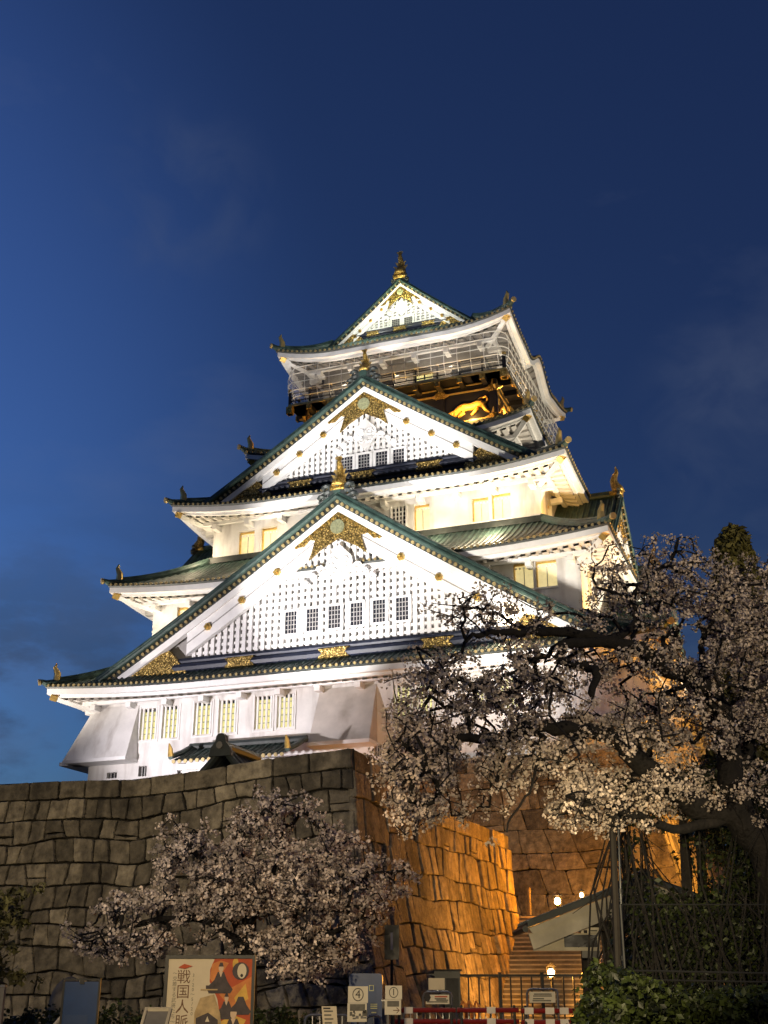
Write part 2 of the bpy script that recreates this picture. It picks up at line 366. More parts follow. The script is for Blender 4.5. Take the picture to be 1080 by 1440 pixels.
def castle_roof(a, b, z0, lift, ai, bi, z1, tile, bumps=(None,)*4, over=2.1, wall=None, sof='soffit'):
    dims = [(a, b, ai, bi), (b, a, bi, ai)]*2
    r = MB(); tr = MB(); fa = MB(); so = MB(); rid = []
    for k, M in enumerate(FACES):
        hw, d0, hi, d1 = dims[k]; B = bumps[k]
        roof_face(r, M, hw, hi, d0, d1, z0, z1, lift, tile, B)
        ribbon(r, M, hw, d0, z0, lift, [(d0, 0), (d0+.03, -.07), (d0-.05, -.17)], 'dark_tile', B)
        n = int(hw*2/RIB); st = hw*2/n
        for i in range(n):
            x = -hw + (i+.53)*st; z = eave_z(x/hw, hw, z0, lift, B) + .015
            ox, oy, _ = M(0, 1, 0)
            tr.disc(M(x, d0-.05, z), (ox, oy, 0), .088, .12, 'tile_end', 8)
        ribbon(fa, M, hw, d0, z0, lift, [(d0-.07, -.17), (d0-.07, -.50), (d0-.42, -.50), (d0-.42, -.66), (d0-.62, -.66)], 'plaster_plain', B)
        sw = hw-.62
        roof_face(so, M, sw, hw-over, d0-.62, d0-over-.05, z0-.62, z0-.05, lift, sof, B, .60, True, 4)
        # corbels and the beam they carry
        wl = hw - over
        for i in range(int(wl*2/2.4)+1):
            x = -wl + .4 + i*(2*wl-.8)/max(1, int(wl*2/2.4))
            fa.box(x-.17, x+.17, d0-over-.1, d0-over+.75, z0-.98, z0-.66, 'plaster_plain', M)
        fa.box(-wl-.55, wl+.55, d0-over+.42, d0-over+.68, z0-.66, z0-.42, 'plaster_plain', M)
        # hip ridge with upturned end
        pts = []; ri = MB(); rid.append(ri)
        for q in range(11):
            t = q/10; hh = hw + (hi-hw)*t; dd = d0 + (d1-d0)*t
            pts.append(M(hh, dd, z0 + (z1-z0)*(.74*t+.26*t*t) + lift*(1-t)**2 + .14))
        e = Vector(pts[0]); dirn = (e - Vector(pts[1])).normalized()
        ri.tube([e + dirn*.35 + Vector((0, 0, .18))] + pts, [.13] + [.21]*11, tile, 8)
        ri.tube([Vector(p) + Vector((0, 0, .2)) for p in pts[1:]], .12, tile, 6)
        q = Vector(pts[1])
        ri.tube([q + Vector((0, 0, .1)), q + Vector((0, 0, .55)), q + dirn*.18 + Vector((0, 0, .95)), q + dirn*.10 + Vector((0, 0, 1.18))], [.24, .20, .12, .04], 'gold_plain', 6)
        ri.disc(e + dirn*.32 + Vector((0, 0, .12)), dirn, .19, .16, 'tile_end', 10)
        # hip rafter under the corner with a gilt cap
        c0 = Vector(M(hw-over, d0-over, z0-.75)); c1 = Vector(M(hw-.35, d0-.35, z0+lift-.62))
        fa.tube([c0, c0.lerp(c1, .5) + Vector((0, 0, -.05)), c1], .21, 'plaster_plain', 4)
        ri.tube([c1 - (c1-c0).normalized()*.25, c1 + (c1-c0).normalized()*.16], .26, 'gold_plain', 4)
        # ridge bar along the wall above
        if wall is not None:
            r.box(-hi-.25, hi+.25, d1-.05, d1+.28, z1-.12, z1+.26, 'dark_tile', M)
    ro = part(r, 'roof')
    tag(part(tr, 'eave_tile', ro), None, None, None, 'stuff'); part(fa, 'eave_fascia', ro); part(so, 'soffit', ro)
    for ri in rid: part(ri, 'corner_ridge', ro)
    return ro

# eaves: half width, half depth, height, corner lift, inner half width / depth / height
castle_roof(18.4, 18.6, 18.03, .42, 13.6, 14.9, 20.5, 'green_tile', wall=1)
castle_roof(15.7, 17.0, 24.50, .50, 11.0, 12.4, 27.35, 'green_tile', wall=1)
castle_roof(13.1, 14.5, 30.40, .62, 8.1, 8.1, 33.9, 'green_tile')
castle_roof(10.2, 10.2, 35.40, .75, 7.0, 6.9, 37.0, 'green_tile', wall=1)
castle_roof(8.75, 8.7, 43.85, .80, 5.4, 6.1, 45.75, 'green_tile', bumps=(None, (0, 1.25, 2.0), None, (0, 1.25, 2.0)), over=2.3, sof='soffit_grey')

# ------------------------------------------------------------------ walls with openings
def wall_face(mb, M, w0, w1, z0, z1, d, holes, m, rev=.35):
    xs = sorted({w0, w1, *[h[0] for h in holes], *[h[1] for h in holes]}); zs = sorted({z0, z1, *[h[2] for h in holes], *[h[3] for h in holes]})
    for i in range(len(xs)-1):
        for j in range(len(zs)-1):
            x, z = (xs[i]+xs[i+1])/2, (zs[j]+zs[j+1])/2
            if any(h[0] < x < h[1] and h[2] < z < h[3] for h in holes): continue
            mb.poly([M(xs[i], d, zs[j]), M(xs[i+1], d, zs[j]), M(xs[i+1], d, zs[j+1]), M(xs[i], d, zs[j+1])], m)
    for a, b, c, e in holes:
        for (p, q) in (((a, c), (b, c)), ((b, c), (b, e)), ((b, e), (a, e)), ((a, e), (a, c))):
            mb.poly([M(p[0], d, p[1]), M(q[0], d, q[1]), M(q[0], d-rev, q[1]), M(p[0], d-rev, p[1])], m)
def window(M, h, d, style, parent=None):
    a, b, c, e = h; f = MB()
    if style == 'bars':                                # lit window behind white upright bars
        f.box(a, b, d-.34, d-.30, c, e, 'window_glow', M)
        n = 4
        for i in range(n):
            x = a + (b-a)*(i+.5)/n; f.box(x-.055, x+.055, d-.16, d-.05, c, e, 'plaster_plain', M)
        for j in range(1, 5):
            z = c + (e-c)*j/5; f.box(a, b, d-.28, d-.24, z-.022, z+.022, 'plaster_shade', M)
        f.box(a, b, d-.30, d-.22, e-.16, e, 'dark_beam', M)
    elif style == 'lattice':                           # dark window behind a white lattice
        f.box(a, b, d-.34, d-.30, c, e, 'pane_dark', M)
        for i in range(1, 4):
            x = a + (b-a)*i/4; f.box(x-.045, x+.045, d-.16, d-.07, c, e, 'plaster_plain', M)
        for j in range(1, 6):
            z = c + (e-c)*j/6; f.box(a, b, d-.22, d-.16, z-.035, z+.035, 'plaster_plain', M)
    elif style == 'shutter':
        f.box(a, b, d-.34, d-.28, c, e, 'shutter_glow', M)
        f.box(a, b, d-.28, d-.20, e-.14, e-.02, 'gold_plain', M)
        for i in range(5):
            x = a + (b-a)*(i+.5)/5; f.box(x-.05, x+.05, d-.26, d-.20, e-.34, e-.24, 'plaster_plain', M)
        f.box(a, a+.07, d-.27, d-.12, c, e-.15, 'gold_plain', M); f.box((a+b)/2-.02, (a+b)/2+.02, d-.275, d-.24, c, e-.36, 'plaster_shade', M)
        f.box(a-.06, b+.06, d-.05, d+.05, c-.12, c-.003, 'plaster_plain', M)
    elif style == 'slot':
        f.box(a, b, d-.34, d-.30, c, e, 'pane_dark', M)
        for i in (1, 2):
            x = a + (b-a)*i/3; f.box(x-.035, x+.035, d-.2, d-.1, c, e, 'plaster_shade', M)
    if style in ('bars', 'lattice'):                   # frame proud of the wall
        for (p, q, r, s_) in ((a-.10, a-.004, c-.1, e+.1), (b+.004, b+.10, c-.1, e+.1)): f.box(p, q, d-.05, d+.05, r, s_, 'plaster_plain', M)
        f.box(a-.10, b+.10, d-.05, d+.07, c-.18, c-.104, 'plaster_plain', M)
    return part(f, 'window', parent)

def storey(aw, bw, z0, z1, wins):                      # wins[k] = list of (w0, w1, z0, z1, style)
    mb = MB()
    for k, M in enumerate(FACES):
        half, d = (aw, bw) if k % 2 == 0 else (bw, aw)
        hs = [w_[:4] for w_ in wins[k]]
        wall_face(mb, M, -half, half, z0, z1, d, hs, 'plaster')
    wl = part(mb, 'wall')
    for k, M in enumerate(FACES):
        d = bw if k % 2 == 0 else aw
        for w_ in wins[k]: window(M, w_[:4], d, w_[4])
    return wl
W1 = [(-12.95, -11.78, 15.2, 17.05, 'bars'), (-11.45, -10.35, 15.2, 17.08, 'bars'), (-9.34, -8.15, 15.25, 17.15, 'bars'), (-7.72, -6.55, 15.25, 17.15, 'bars'),
      (-5.4, -4.27, 15.3, 17.2, 'bars'), (-3.98, -2.9, 15.3, 17.2, 'bars'), (3.1, 4.2, 15.4, 17.2, 'bars'), (4.45, 5.5, 15.4, 17.2, 'bars'),
      (7.6, 8.7, 15.4, 17.2, 'bars'), (9.0, 10.1, 15.4, 17.2, 'bars'),
      (-12.85, -12.3, 13.05, 13.65, 'slot'), (-10.25, -9.7, 13.05, 13.65, 'slot'), (-15.0, -14.3, 13.05, 13.4, 'slot'), (1.95, 2.38, 13.3, 13.95, 'slot'), (6.5, 6.95, 13.3, 13.95, 'slot')]
S1 = [(x, x+1.1, 15.3, 17.2, 'bars') for x in (-11, -9.6, -6, -4.6, 3, 4.4)]
storey(16.3, 16.5, CZ, 18.6, [W1, S1, [], S1])
W2 = [(-11.9, -10.8, 22.1, 23.75, 'shutter'), (-9.9, -8.8, 22.1, 23.75, 'shutter'), (9.75, 10.9, 22.4, 24.0, 'shutter'), (11.05, 12.25, 22.4, 24.0, 'shutter'), (7.2, 8.2, 22.4, 24.0, 'shutter')]
S2 = [(x, x+1.1, 22.3, 23.9, 'shutter') for x in (-13, -11.4, 10)]
storey(13.6, 14.9, 19.5, 25.2, [W2, S2, [], S2])
W3 = [(-9.14, -8.0, 27.7, 29.3, 'shutter'), (-7.5, -6.4, 27.7, 29.35, 'shutter'), (1.5, 2.42, 27.8, 29.5, 'lattice'), (2.97, 3.98, 27.75, 29.5, 'shutter'), (6.72, 7.75, 27.8, 29.4, 'shutter'), (7.97, 9.15, 27.8, 29.5, 'shutter')]
S3 = [(-10.6, -9.4, 27.8, 29.4, 'shutter'), (-4, -2.8, 27.8, 29.4, 'shutter'), (3, 4.2, 27.8, 29.4, 'shutter')]
storey(11.0, 12.4, 26.0, 31.1, [W3, S3, [], S3])
storey(8.1, 8.1, 31.5, 36.1, [[], [], [], []])

# stone-dropping boxes of the first storey
def drop_box(M, w0, w1, sl=0, sr=0):
    mb = MB(); d = 16.5
    A = [(w0, d+.02, 17.3), (w1, d+.02, 17.3), (w1+sr, d+1.25, 14.05), (w0-sl, d+1.25, 14.05)]
    Bk = [(w0, d-.3, 17.3), (w1, d-.3, 17.3), (w1+sr, d-.3, 14.05), (w0-sl, d-.3, 14.05)]
    P = [M(*p) for p in A]+[M(*p) for p in Bk]
    mb.add(P, [(0, 1, 2, 3), (0, 3, 7, 4), (1, 5, 6, 2)], 'plaster_stained' if abs(w0) < 4 else 'plaster')
    mb.box(w0-sl-.06, w1+sr+.06, d+.02, d+1.36, 13.84, 14.05, 'plaster_plain', M)
    part(mb, 'drop_box')
drop_box(FACES[0], -1.3, 2.1, .15, .05)
drop_box(FACES[0], -16.0, -13.1, 1.1, .1); drop_box(FACES[0], 12.6, 16.0, .1, .9)
drop_box(FACES[1], -16.2, -13.0, 1.0, .1); drop_box(FACES[1], -1.6, 1.6, .1, .1); drop_box(FACES[3], 13, 16.2, .1, 1.0)

# ------------------------------------------------------------------ gables
def fish(mb, M, w, d, z, h, face=1):
    """gilded dolphin ornament, head down and tail up, body curved in the ridge plane"""
    def P(dx, dz): return M(w, d + dx*h, z + dz*h)
    path = [(.10, 0), (.06, .14), (-.02, .30), (-.06, .48), (-.02, .64), (.06, .78), (.07, .90), (.02, 1.0)]
    rad = [.26, .25, .20, .16, .12, .09, .055, .02]
    mb.tube([P(a*face, b) for a, b in path], [r_*h*.85 for r_ in rad], 'gold', 10)
    for s_ in (-1, 1):                                 # side fins, cheek and tail blades
        for (z0, z1, out) in ((.18, .42, .27), (.40, .58, .20)):
            a, b, c = M(w + s_*.10*h, d, z+z0*h), M(w + s_*out*h, d, z+(z1+.06)*h), M(w + s_*.08*h, d, z+z1*h)
            mb.add([a, b, c, M(w + s_*.12*h, d-.05*h, z+(z0+z1)/2*h)], [(0, 1, 2), (0, 1, 3), (1, 2, 3)], 'gold_plain')
        mb.add([P(.05*face, .80), M(w+s_*.13*h, d+.09*h*face, z+.97*h), P(.03*face, 1.04), M(w+s_*.02*h, d, z+.86*h)], [(0, 1, 2), (1, 2, 3), (0, 1, 3)], 'gold_plain')
    mb.box(w-.21*h, w+.21*h, d-.22*h, d+.22*h, z-.10*h, z+.03*h, 'gold', M)

def gable(M, wf, z_apex, z_foot, d, d_back, base_z, k=1.0, wins=(), fin=2.0, curve=.08, lat=True, gold=True, tile='green_tile', inner=.66, both=False, side=0):
    def zr(x):
        t = min(1.15, abs(x)/wf); return z_apex - (z_apex-z_foot)*(t*(1+curve) - curve*t*t)
    N = 24; ws = [-wf + 2*wf*i/(2*N) for i in range(2*N+1)]
    root = MB()
    # tiled slopes with ribs running down them
    nr = max(2, int((d + .35 - d_back)/RIB)); cols = []
    for i in range(nr):
        for a, h in ((0, 0), (.30, 0), (.38, .055), (.53, .085), (.68, .055), (.76, 0)): cols.append((d_back + (i+a)*RIB, h))
    for s_ in (-1, 1):
        root.grid([[M(s_*wf*1.04*j/12, dd, zr(wf*1.04*j/12) + h) for dd, h in cols] for j in range(13)], tile)
    # rolls along the verge and the ridge
    for (zo, do, rr) in ((.10, -.35, .22), (.02, .12, .20), (-.22, .30, .15)):
        root.tube([M(x, d+do*k, zr(x)+zo*k) for x in ws], rr*k, tile, 8)
    root.tube([M(0, d+.3*k, z_apex+.28*k), M(0, d_back, z_apex+.28*k)], .30*k, tile, 8)
    root.tube([M(0, d+.34*k, z_apex+.58*k), M(0, d_back, z_apex+.58*k)], .17*k, tile, 8)
    band = [(x, zr(x)-.18*k) for x in ws] + [(x, zr(x)-.66*k) for x in ws[::-1]]
    root.prism(band, M, d-.45*k, d+.10*k, 'dark_tile')
    g = part(root, 'gable')
    tr = MB(); n = int(wf/RIB*1.15)
    ox, oy, _ = M(0, 1, 0); o0 = M(0, 0, 0); ax = (ox-o0[0], oy-o0[1], 0)
    for i in range(-n, n+1):
        x = wf*i/n*.985; tr.disc(M(x, d+.08*k, zr(x)-.50*k), ax, .100*k**.5, .14, 'tile_end', 8)
    tag(part(tr, 'verge_tile', g), None, None, None, 'stuff')
    bb = MB()
    def strip(o1, o2, d0, d1, lim, m):
        w2 = [x for x in ws if abs(x) <= lim+1e-6]
        # shared outline split at the apex keeps both halves convex enough to fill cleanly
        for s_ in (-1, 1):
            h = [abs(x) for x in w2 if x >= -1e-9]
            for a, b in zip(h[:-1], h[1:]):
                P = [(s_*a, zr(a)-o1), (s_*b, zr(b)-o1), (s_*b, zr(b)-o2), (s_*a, zr(a)-o2)]
                bb.prism(P, M, d0, d1, m)
    strip(.66*k, 1.12*k, d-.4*k, d+.02*k, wf*.97, 'plaster_plain')
    strip(1.12*k, 2.42*k, d-.42*k, d-.12*k, wf*inner, 'plaster_plain')
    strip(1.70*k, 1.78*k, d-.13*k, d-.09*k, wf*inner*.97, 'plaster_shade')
    part(bb, 'bargeboard', g)
    # recessed back wall with its lattice
    off = 2.40*k; lim = wf*inner
    while zr(lim)-off < base_z: lim -= .05
    bw_ = MB()
    for a, b in zip(ws[:-1], ws[1:]):
        if max(abs(a), abs(b)) > wf*.95: continue
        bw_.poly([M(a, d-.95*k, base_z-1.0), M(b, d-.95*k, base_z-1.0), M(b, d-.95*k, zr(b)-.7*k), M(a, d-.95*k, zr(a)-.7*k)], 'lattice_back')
    if lat:
        sp = .41*k if k > .8 else .36
        n = int(lim/sp)
        for i in range(-n, n+1):
            x = i*sp; top = zr(x)-off
            if top > base_z+1.0*k:
                cut = [q for q in wins if q[0]-.1 < x < q[1]+.1]
                for (za, zb) in ([(base_z+.85*k, cut[0][2]), (cut[0][3], top+.15)] if cut else [(base_z+.85*k, top+.15)]):
                    if zb > za: bw_.box(x-.115*k, x+.115*k, d-.72*k, d-.55*k, za, zb, 'plaster_plain', M)
        z = base_z+1.15*k; rise = .42*k
        while z < zr(0)-off-.2:
            hw = lim
            while zr(hw)-off < z and hw > 0: hw -= .1
            if hw > .4:
                inn = [q for q in wins if q[2]-.05 < z < q[3]+.05]
                ed = [-hw-.2] + [e for q in inn for e in (q[0], q[1])] + [hw+.2]
                for xa, xb in zip(ed[::2], ed[1::2]):
                    if xb > xa: bw_.box(xa, xb, d-.80*k, d-.66*k, z-.085*k, z+.085*k, 'plaster_plain', M)
            z += rise
    part(bw_, 'lattice_wall', g)
    for (a, b, c, e) in wins:
        f = MB()
        f.box(a-.16, b+.16, d-.60*k, d-.45*k, c-.10, c-.004, 'plaster_plain', M); f.box(a-.16, b+.16, d-.60*k, d-.45*k, e+.004, e+.13, 'plaster_plain', M)
        f.box(a-.18, a-.004, d-.60*k, d-.45*k, c, e, 'plaster_plain', M); f.box(b+.004, b+.18, d-.60*k, d-.45*k, c, e, 'plaster_plain', M)
        f.box(a, b, d-.56*k, d-.52*k, c, e, 'pane_dark', M)
        for i in range(1, 4):
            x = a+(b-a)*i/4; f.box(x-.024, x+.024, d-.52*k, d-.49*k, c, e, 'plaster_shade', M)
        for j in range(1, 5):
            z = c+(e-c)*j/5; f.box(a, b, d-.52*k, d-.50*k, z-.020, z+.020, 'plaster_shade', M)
        part(f, 'window', g)
    # dark foot beam with gilt sleeves
    be = MB(); bl = lim + 1.6*k
    be.box(-bl, bl, d-.95*k, d-.40*k, base_z-.15*k, base_z+.86*k, 'dark_beam', M)
    be.tube([M(-bl, d-.36*k, base_z+.26*k), M(bl, d-.36*k, base_z+.26*k)], .27*k, 'dark_beam', 8)
    be.tube([M(-bl, d-.40*k, base_z+.66*k), M(bl, d-.40*k, base_z+.66*k)], .16*k, 'dark_beam', 8)
    for x in ((-bl+.5*k), -bl*.52, -bl*.02, bl*.5, bl-.5*k):
        q = .95*k
        be.prism([(x-q, base_z-.02*k), (x+q, base_z-.02*k), (x+q*.75, base_z+.25*k), (x+q, base_z+.52*k), (x-q, base_z+.52*k), (x-q*.75, base_z+.25*k)], M, d-.5*k, d-.08*k, 'gold_filigree')
    part(be, 'foot_beam', g)
    if gold:
        or_ = MB(); a = z_apex-1.10*k; W = 2.75*k; sl = (z_apex-z_foot)/wf*(1+curve*.8)
        for s_ in (-1, 1):
            P = [(0, a), (s_*W, a-W*sl-.02*k), (s_*W*.80, a-W*.80*sl-.40*k), (s_*W*.66, a-W*.66*sl-.28*k), (s_*W*.52, a-W*.52*sl-.62*k),
                 (s_*W*.60, a-W*.60*sl-1.25*k), (s_*W*.66, a-W*.66*sl-1.55*k), (s_*W*.42, a-W*.42*sl-1.45*k), (0, a-1.62*k)]
            # split into convex quads from the centre line outwards
            or_.prism([P[0], P[4], P[7], P[8]], M, d-.14*k, d+.05*k, 'gold_filigree')
            or_.prism([P[0], P[1], P[2], P[3], P[4]], M, d-.14*k, d+.05*k, 'gold_filigree')
            or_.prism([P[4], P[5], P[6], P[7]], M, d-.14*k, d+.05*k, 'gold_filigree')
            for j in range(9):
                t = j/8; x = s_*W*(.1+.85*t); or_.disc(M(x, d+.04*k, a-abs(x)*sl-.16*k), ax, .10*k, .05*k, 'gold', 7)
        or_.disc(M(0, d+.02*k, a-.95*k), ax, .44*k, .12*k, 'crest', 20)
        part(or_, 'gold_ornament', g)
        for x in (wf*.25, wf*.395, wf*.535):
            for s_ in (-1, 1):
                bo = MB(); c = (s_*x, zr(x)-1.74*k)
                bo.disc(M(c[0], d-.14*k, c[1]), ax, .10*k, .26*k, 'gold', 10)
                for j in range(6):
                    t = j*math.pi/3
                    bo.disc(M(c[0]+.14*k*math.cos(t), d-.14*k, c[1]+.14*k*math.sin(t)), ax, .095*k, .18*k, 'gold_plain', 8)
                part(bo, 'boss', g)
        for s_ in (-1, 1):                              # gilt corner plates at the rake feet
            co = MB()
            xs = [lim-.6*k + (wf*.94-lim+.6*k)*i/8 for i in range(9)]
            for p, q in zip(xs[:-1], xs[1:]):
                z0 = z1 = base_z-.30
                tp = [min(zr(x_)-1.12*k, z0 + .25*k + (x_-xs[0])*1.15) for x_ in (p, q)]
                if tp[0] > z0+.02: co.prism([(s_*p, tp[0]), (s_*q, max(z1, tp[1])), (s_*q, z1), (s_*p, z0)], M, d-.5*k, d-.17*k, 'gold_filigree')
            part(co, 'corner_plate', g)
        # carved white pendant under the apex
        pe = MB(); c = a-3.05*k
        pe.prism([(0, c+1.15*k), (.75*k, c+.35*k), (.85*k, c-.1*k), (.45*k, c-.75*k), (0, c-1.3*k), (-.45*k, c-.75*k), (-.85*k, c-.1*k), (-.75*k, c+.35*k)], M, d-.5*k, d-.22*k, 'plaster_plain')
        for s_ in (-1, 1):
            for (x, z, r_) in ((.32, .05, .30), (.62, -.28, .22), (.28, -.55, .24), (1.15, -.35, .28), (1.6, -.75, .24), (2.1, -1.1, .2)):
                pts = [M(s_*(x+r_*(1-t/14)*math.cos(t*.9))*k, d-.20*k, c+(z+r_*(1-t/14)*math.sin(t*.9))*k) for t in range(11)]
                pe.tube(pts, .075*k, 'plaster_plain', 5)
        part(pe, 'pendant', g)
    if fin:
        fi = MB()
        fish(fi, M, 0, d-.15, z_apex+.42*k, fin)
        part(fi, 'finial', g, True)
        on = MB()                                      # dark ridge-end tile with curled cheeks
        on.box(-.42*k, .42*k, d-.2*k, d+.26*k, z_apex-.02, z_apex+.44*k, 'dark_tile', M)
        for s_ in (-1, 1):
            for (x, z, r_) in ((.72, .38, .24), (.62, .02, .22), (1.0, -.22, .2)):
                on.tube([M(s_*(x+r_*math.cos(t*.8))*k, d+.1*k, z_apex+(z+r_*math.sin(t*.8))*k) for t in range(8)], .15*k, 'dark_tile', 6)
        part(on, 'ridge_end', g)
    return g

F0 = FACES[0]
g1w = [(-3.45+1.37*i, -2.72+1.37*i, 20.62+.03*i, 21.95+.03*i) for i in range(5)] + [(3.42, 4.15, 20.72, 22.05)]
gable(F0, 15.5, 28.68, 18.78, 17.4, 10.5, 18.90, 1.0, g1w, 2.05)
g3w = [(-1.72, -.95, 32.1, 33.2), (-.55, .22, 32.1, 33.2), (.65, 1.42, 32.05, 33.2), (1.82, 2.55, 32.0, 33.2)]
gable(F0, 11.4, 38.40, 30.95, 13.4, 6.0, 31.40, .92, g3w, 1.75)
gable(F0, 5.9, 50.05, 45.10, 6.4, -6.9, 45.85, .55, [(-.75, -.15, 46.2, 46.9), (.2, .8, 46.2, 46.9)], 2.15)
M2 = FACES[2]
gable(M2, 5.9, 50.05, 45.10, 6.4, 5.8, 45.85, .55, [(-.75, -.15, 46.2, 46.9), (.2, .8, 46.2, 46.9)], 2.15)
for v0 in (-7.6, 7.6):                                  # paired dormer gables of the side face
    gable(lambda w, d, z, v0=v0: (d, w+v0, z), 5.6, 30.15, 25.0, 14.9, 10.5, 25.5, .62, [], 1.75)
    gable(lambda w, d, z, v0=v0: (-d, -w-v0, z), 5.6, 30.15, 25.0, 14.9, 10.5, 25.5, .62, [], 1.75)
for v0 in (-7.2,):
    gable(lambda w, d, z, v0=v0: (d, w+v0, z), 5.2, 22.9, 18.3, 17.4, 13.0, 18.8, .62, [], 1.6)

# ------------------------------------------------------------------ top storey
top = MB()
for k, M in enumerate(FACES):
    h, d = (7.0, 6.9) if k % 2 == 0 else (6.9, 7.0)
    top.poly([M(-h, d, 36.6), M(h, d, 36.6), M(h, d, 40.25), M(-h, d, 40.25)], 'lacquer')
    hu = h-.9; du = d-.9
    wall_face(top, M, -hu, hu, 40.45, 44.3, du, [(x, x+1.5, 41.2, 42.3) for x in (-5.4, -2.2, .8, 3.6)], 'upper_wall')
    for z in (42.45, 40.75): top.box(-hu, hu, du+.003, du+.06, z, z+.14, 'lacquer', M)
    for x in (-5.4, -2.2, .8, 3.6): top.box(x-.02, x+1.52, du-.36, du-.3, 41.2, 42.3, 'pane_dark', M)
tw = part(top, 'wall')
lit = MB()
for (x0, x1, z0, z1) in ((.95, 1.5, 41.75, 42.15), (1.62, 2.2, 41.75, 42.15), (-2.0, -1.2, 41.5, 41.9), (1.0, 2.1, 41.35, 41.5)):
    lit.box(x0, x1, 5.68, 5.72, z0, z1, 'window_glow', F0)
part(lit, 'window', tw)
ver = MB()
for k, M in enumerate(FACES):
    h, d = (8.0, 7.9) if k % 2 == 0 else (7.9, 8.0)
    ver.box(-h+.01, h-.01, 5.5, d, 40.25, 40.45, 'lacquer', M)
    ver.box(-h, h, d+.003, d+.05, 40.27, 40.43, 'gold_plain', M)
    for z in (40.75, 41.05, 41.35): ver.tube([M(-h, d-.1, z), M(h, d-.1, z)], .045, 'lacquer', 6)
    n = 10
    for i in range(n+1):
        x = -h + 2*h*i/n; ver.box(x-.06, x+.06, d-.16, d-.04, 40.45, 41.5, 'lacquer', M)
        ver.box(x-.08, x+.08, d-.18, d-.02, 41.5, 41.64, 'gold_plain', M)
part(ver, 'veranda')
fit_ = MB()
for k, M in enumerate(FACES):
    h, d = (7.0, 6.9) if k % 2 == 0 else (6.9, 7.0)
    for (z, t) in ((37.35, .10), (39.55, .12), (40.05, .08)): fit_.box(-h, h, d+.002, d+.05, z, z+t, 'gold_plain', M)
    for x in (-h+.12, -3.1, 0, 3.1, h-.12):
        fit_.box(x-.26, x+.26, d-.1, d+.10, 36.7, 40.2, 'lacquer', M)
        for z in (39.35, 37.2): 
            fit_.box(x-.32, x+.32, d, d+.14, z, z+.45, 'gold', M)
            fit_.prism([(x, z+.95), (x+.16, z+.5), (x-.16, z+.5)], M, d, d+.13, 'gold_plain')
            fit_.prism([(x+.7, z+.22), (x+.33, z+.36), (x+.33, z+.08)], M, d, d+.12, 'gold_plain'); fit_.prism([(x-.7, z+.22), (x-.33, z+.08), (x-.33, z+.36)], M, d, d+.12, 'gold_plain')
    for i in range(9):
        x = -h+.6 + i*(2*h-1.2)/8; fit_.box(x-.17, x+.17, d+.1, d+1.02, 39.86, 40.2, 'lacquer', M); fit_.box(x-.19, x+.19, d+1.02, d+1.10, 39.84, 40.22, 'gold', M)
    for s_ in (-1, 1):
        fit_.box(s_*(h+.9)-.22, s_*(h+.9)+.22, d+.75, d+1.15, 39.7, 40.24, 'gold', M)
part(fit_, 'gold_fitting')
def tiger(M, x0, s_, d):
    """crouching gilded tiger in relief, head low at the outer end, tail curled over the back"""
    mb = MB()
    def P(a, b): return M(x0 + s_*a, d, 37.75 + b)
    mb.tube([P(.25, .28), P(.6, .52), P(1.1, .70), (P(1.6, .66)), P(2.1, .82), P(2.5, .70)], [.16, .27, .30, .27, .30, .20], 'gilt', 8)
    mb.tube([P(-.15, .18), P(.1, .26), P(.35, .38)], [.14, .21, .2], 'gilt', 8)
    for (a, b, c, e, f, g_) in ((.55, .5, .4, .2, -.05, .02), (.9, .55, 1.0, .25, .6, .0), (2.0, .6, 1.8, .25, 1.55, .02), (2.4, .65, 2.55, .3, 2.85, .04)):
        mb.tube([P(a, b), P(c, e), P(f, g_)], [.19, .13, .09], 'gilt', 6)
    mb.tube([P(2.45, .75), P(2.75, 1.0), P(2.6, 1.25), P(2.2, 1.2), P(2.0, 1.1)], [.09, .08, .08, .07, .05], 'gilt', 6)
    for a in (.0, .28): mb.tube([P(a, .36), P(a+.02, .52)], [.07, .03], 'gilt', 5)
    part(mb, 'tiger_relief', None, True)
for M, d in ((FACES[0], 6.95), (FACES[1], 7.05)):
    tiger(M, 3.75, 1, d); tiger(M, -3.75, -1, d)

# safety net hung round the veranda
net = MB()
PROF = [(8.05, 43.30), (8.22, 42.7), (8.25, 42.0), (8.20, 41.4), (8.05, 40.95), (7.75, 40.62)]
for k, M in enumerate(FACES):
    for i in range(17):
        x = -7.6 + 15.2*i/16; net.tube([M(x, d, z) for d, z in PROF], .024, 'net', 4)
for (d, z) in PROF:
    ring = []
    for k in range(4):
        M = [FACES[0], FACES[1], FACES[2], FACES[3]][k]
        q = d - .5
        for t in range(5):
            pass
    cs = []
    for (sx, sy, a0) in ((1, -1, -90), (1, 1, 0), (-1, 1, 90), (-1, -1, 180)):
        for t in range(6):
            a = R(a0 + 90*t/5); cs.append((sx*(d-.9) + .9*math.cos(a), sy*(d-.9) + .9*math.sin(a), z))
    net.tube(cs + cs[:1], .034, 'net', 4, False)
G = []
for (d, z) in PROF:
    cs = []
    for (sx, sy, a0) in ((1, -1, -90), (1, 1, 0), (-1, 1, 90), (-1, -1, 180)):
        for t in range(6):
            a = R(a0 + 90*t/5); cs.append((sx*(d-.93) + .9*math.cos(a), sy*(d-.93) + .9*math.sin(a), z))
    G.append(cs + cs[:1])
net.grid(G, 'net_sheet')
part(net, 'safety_net')

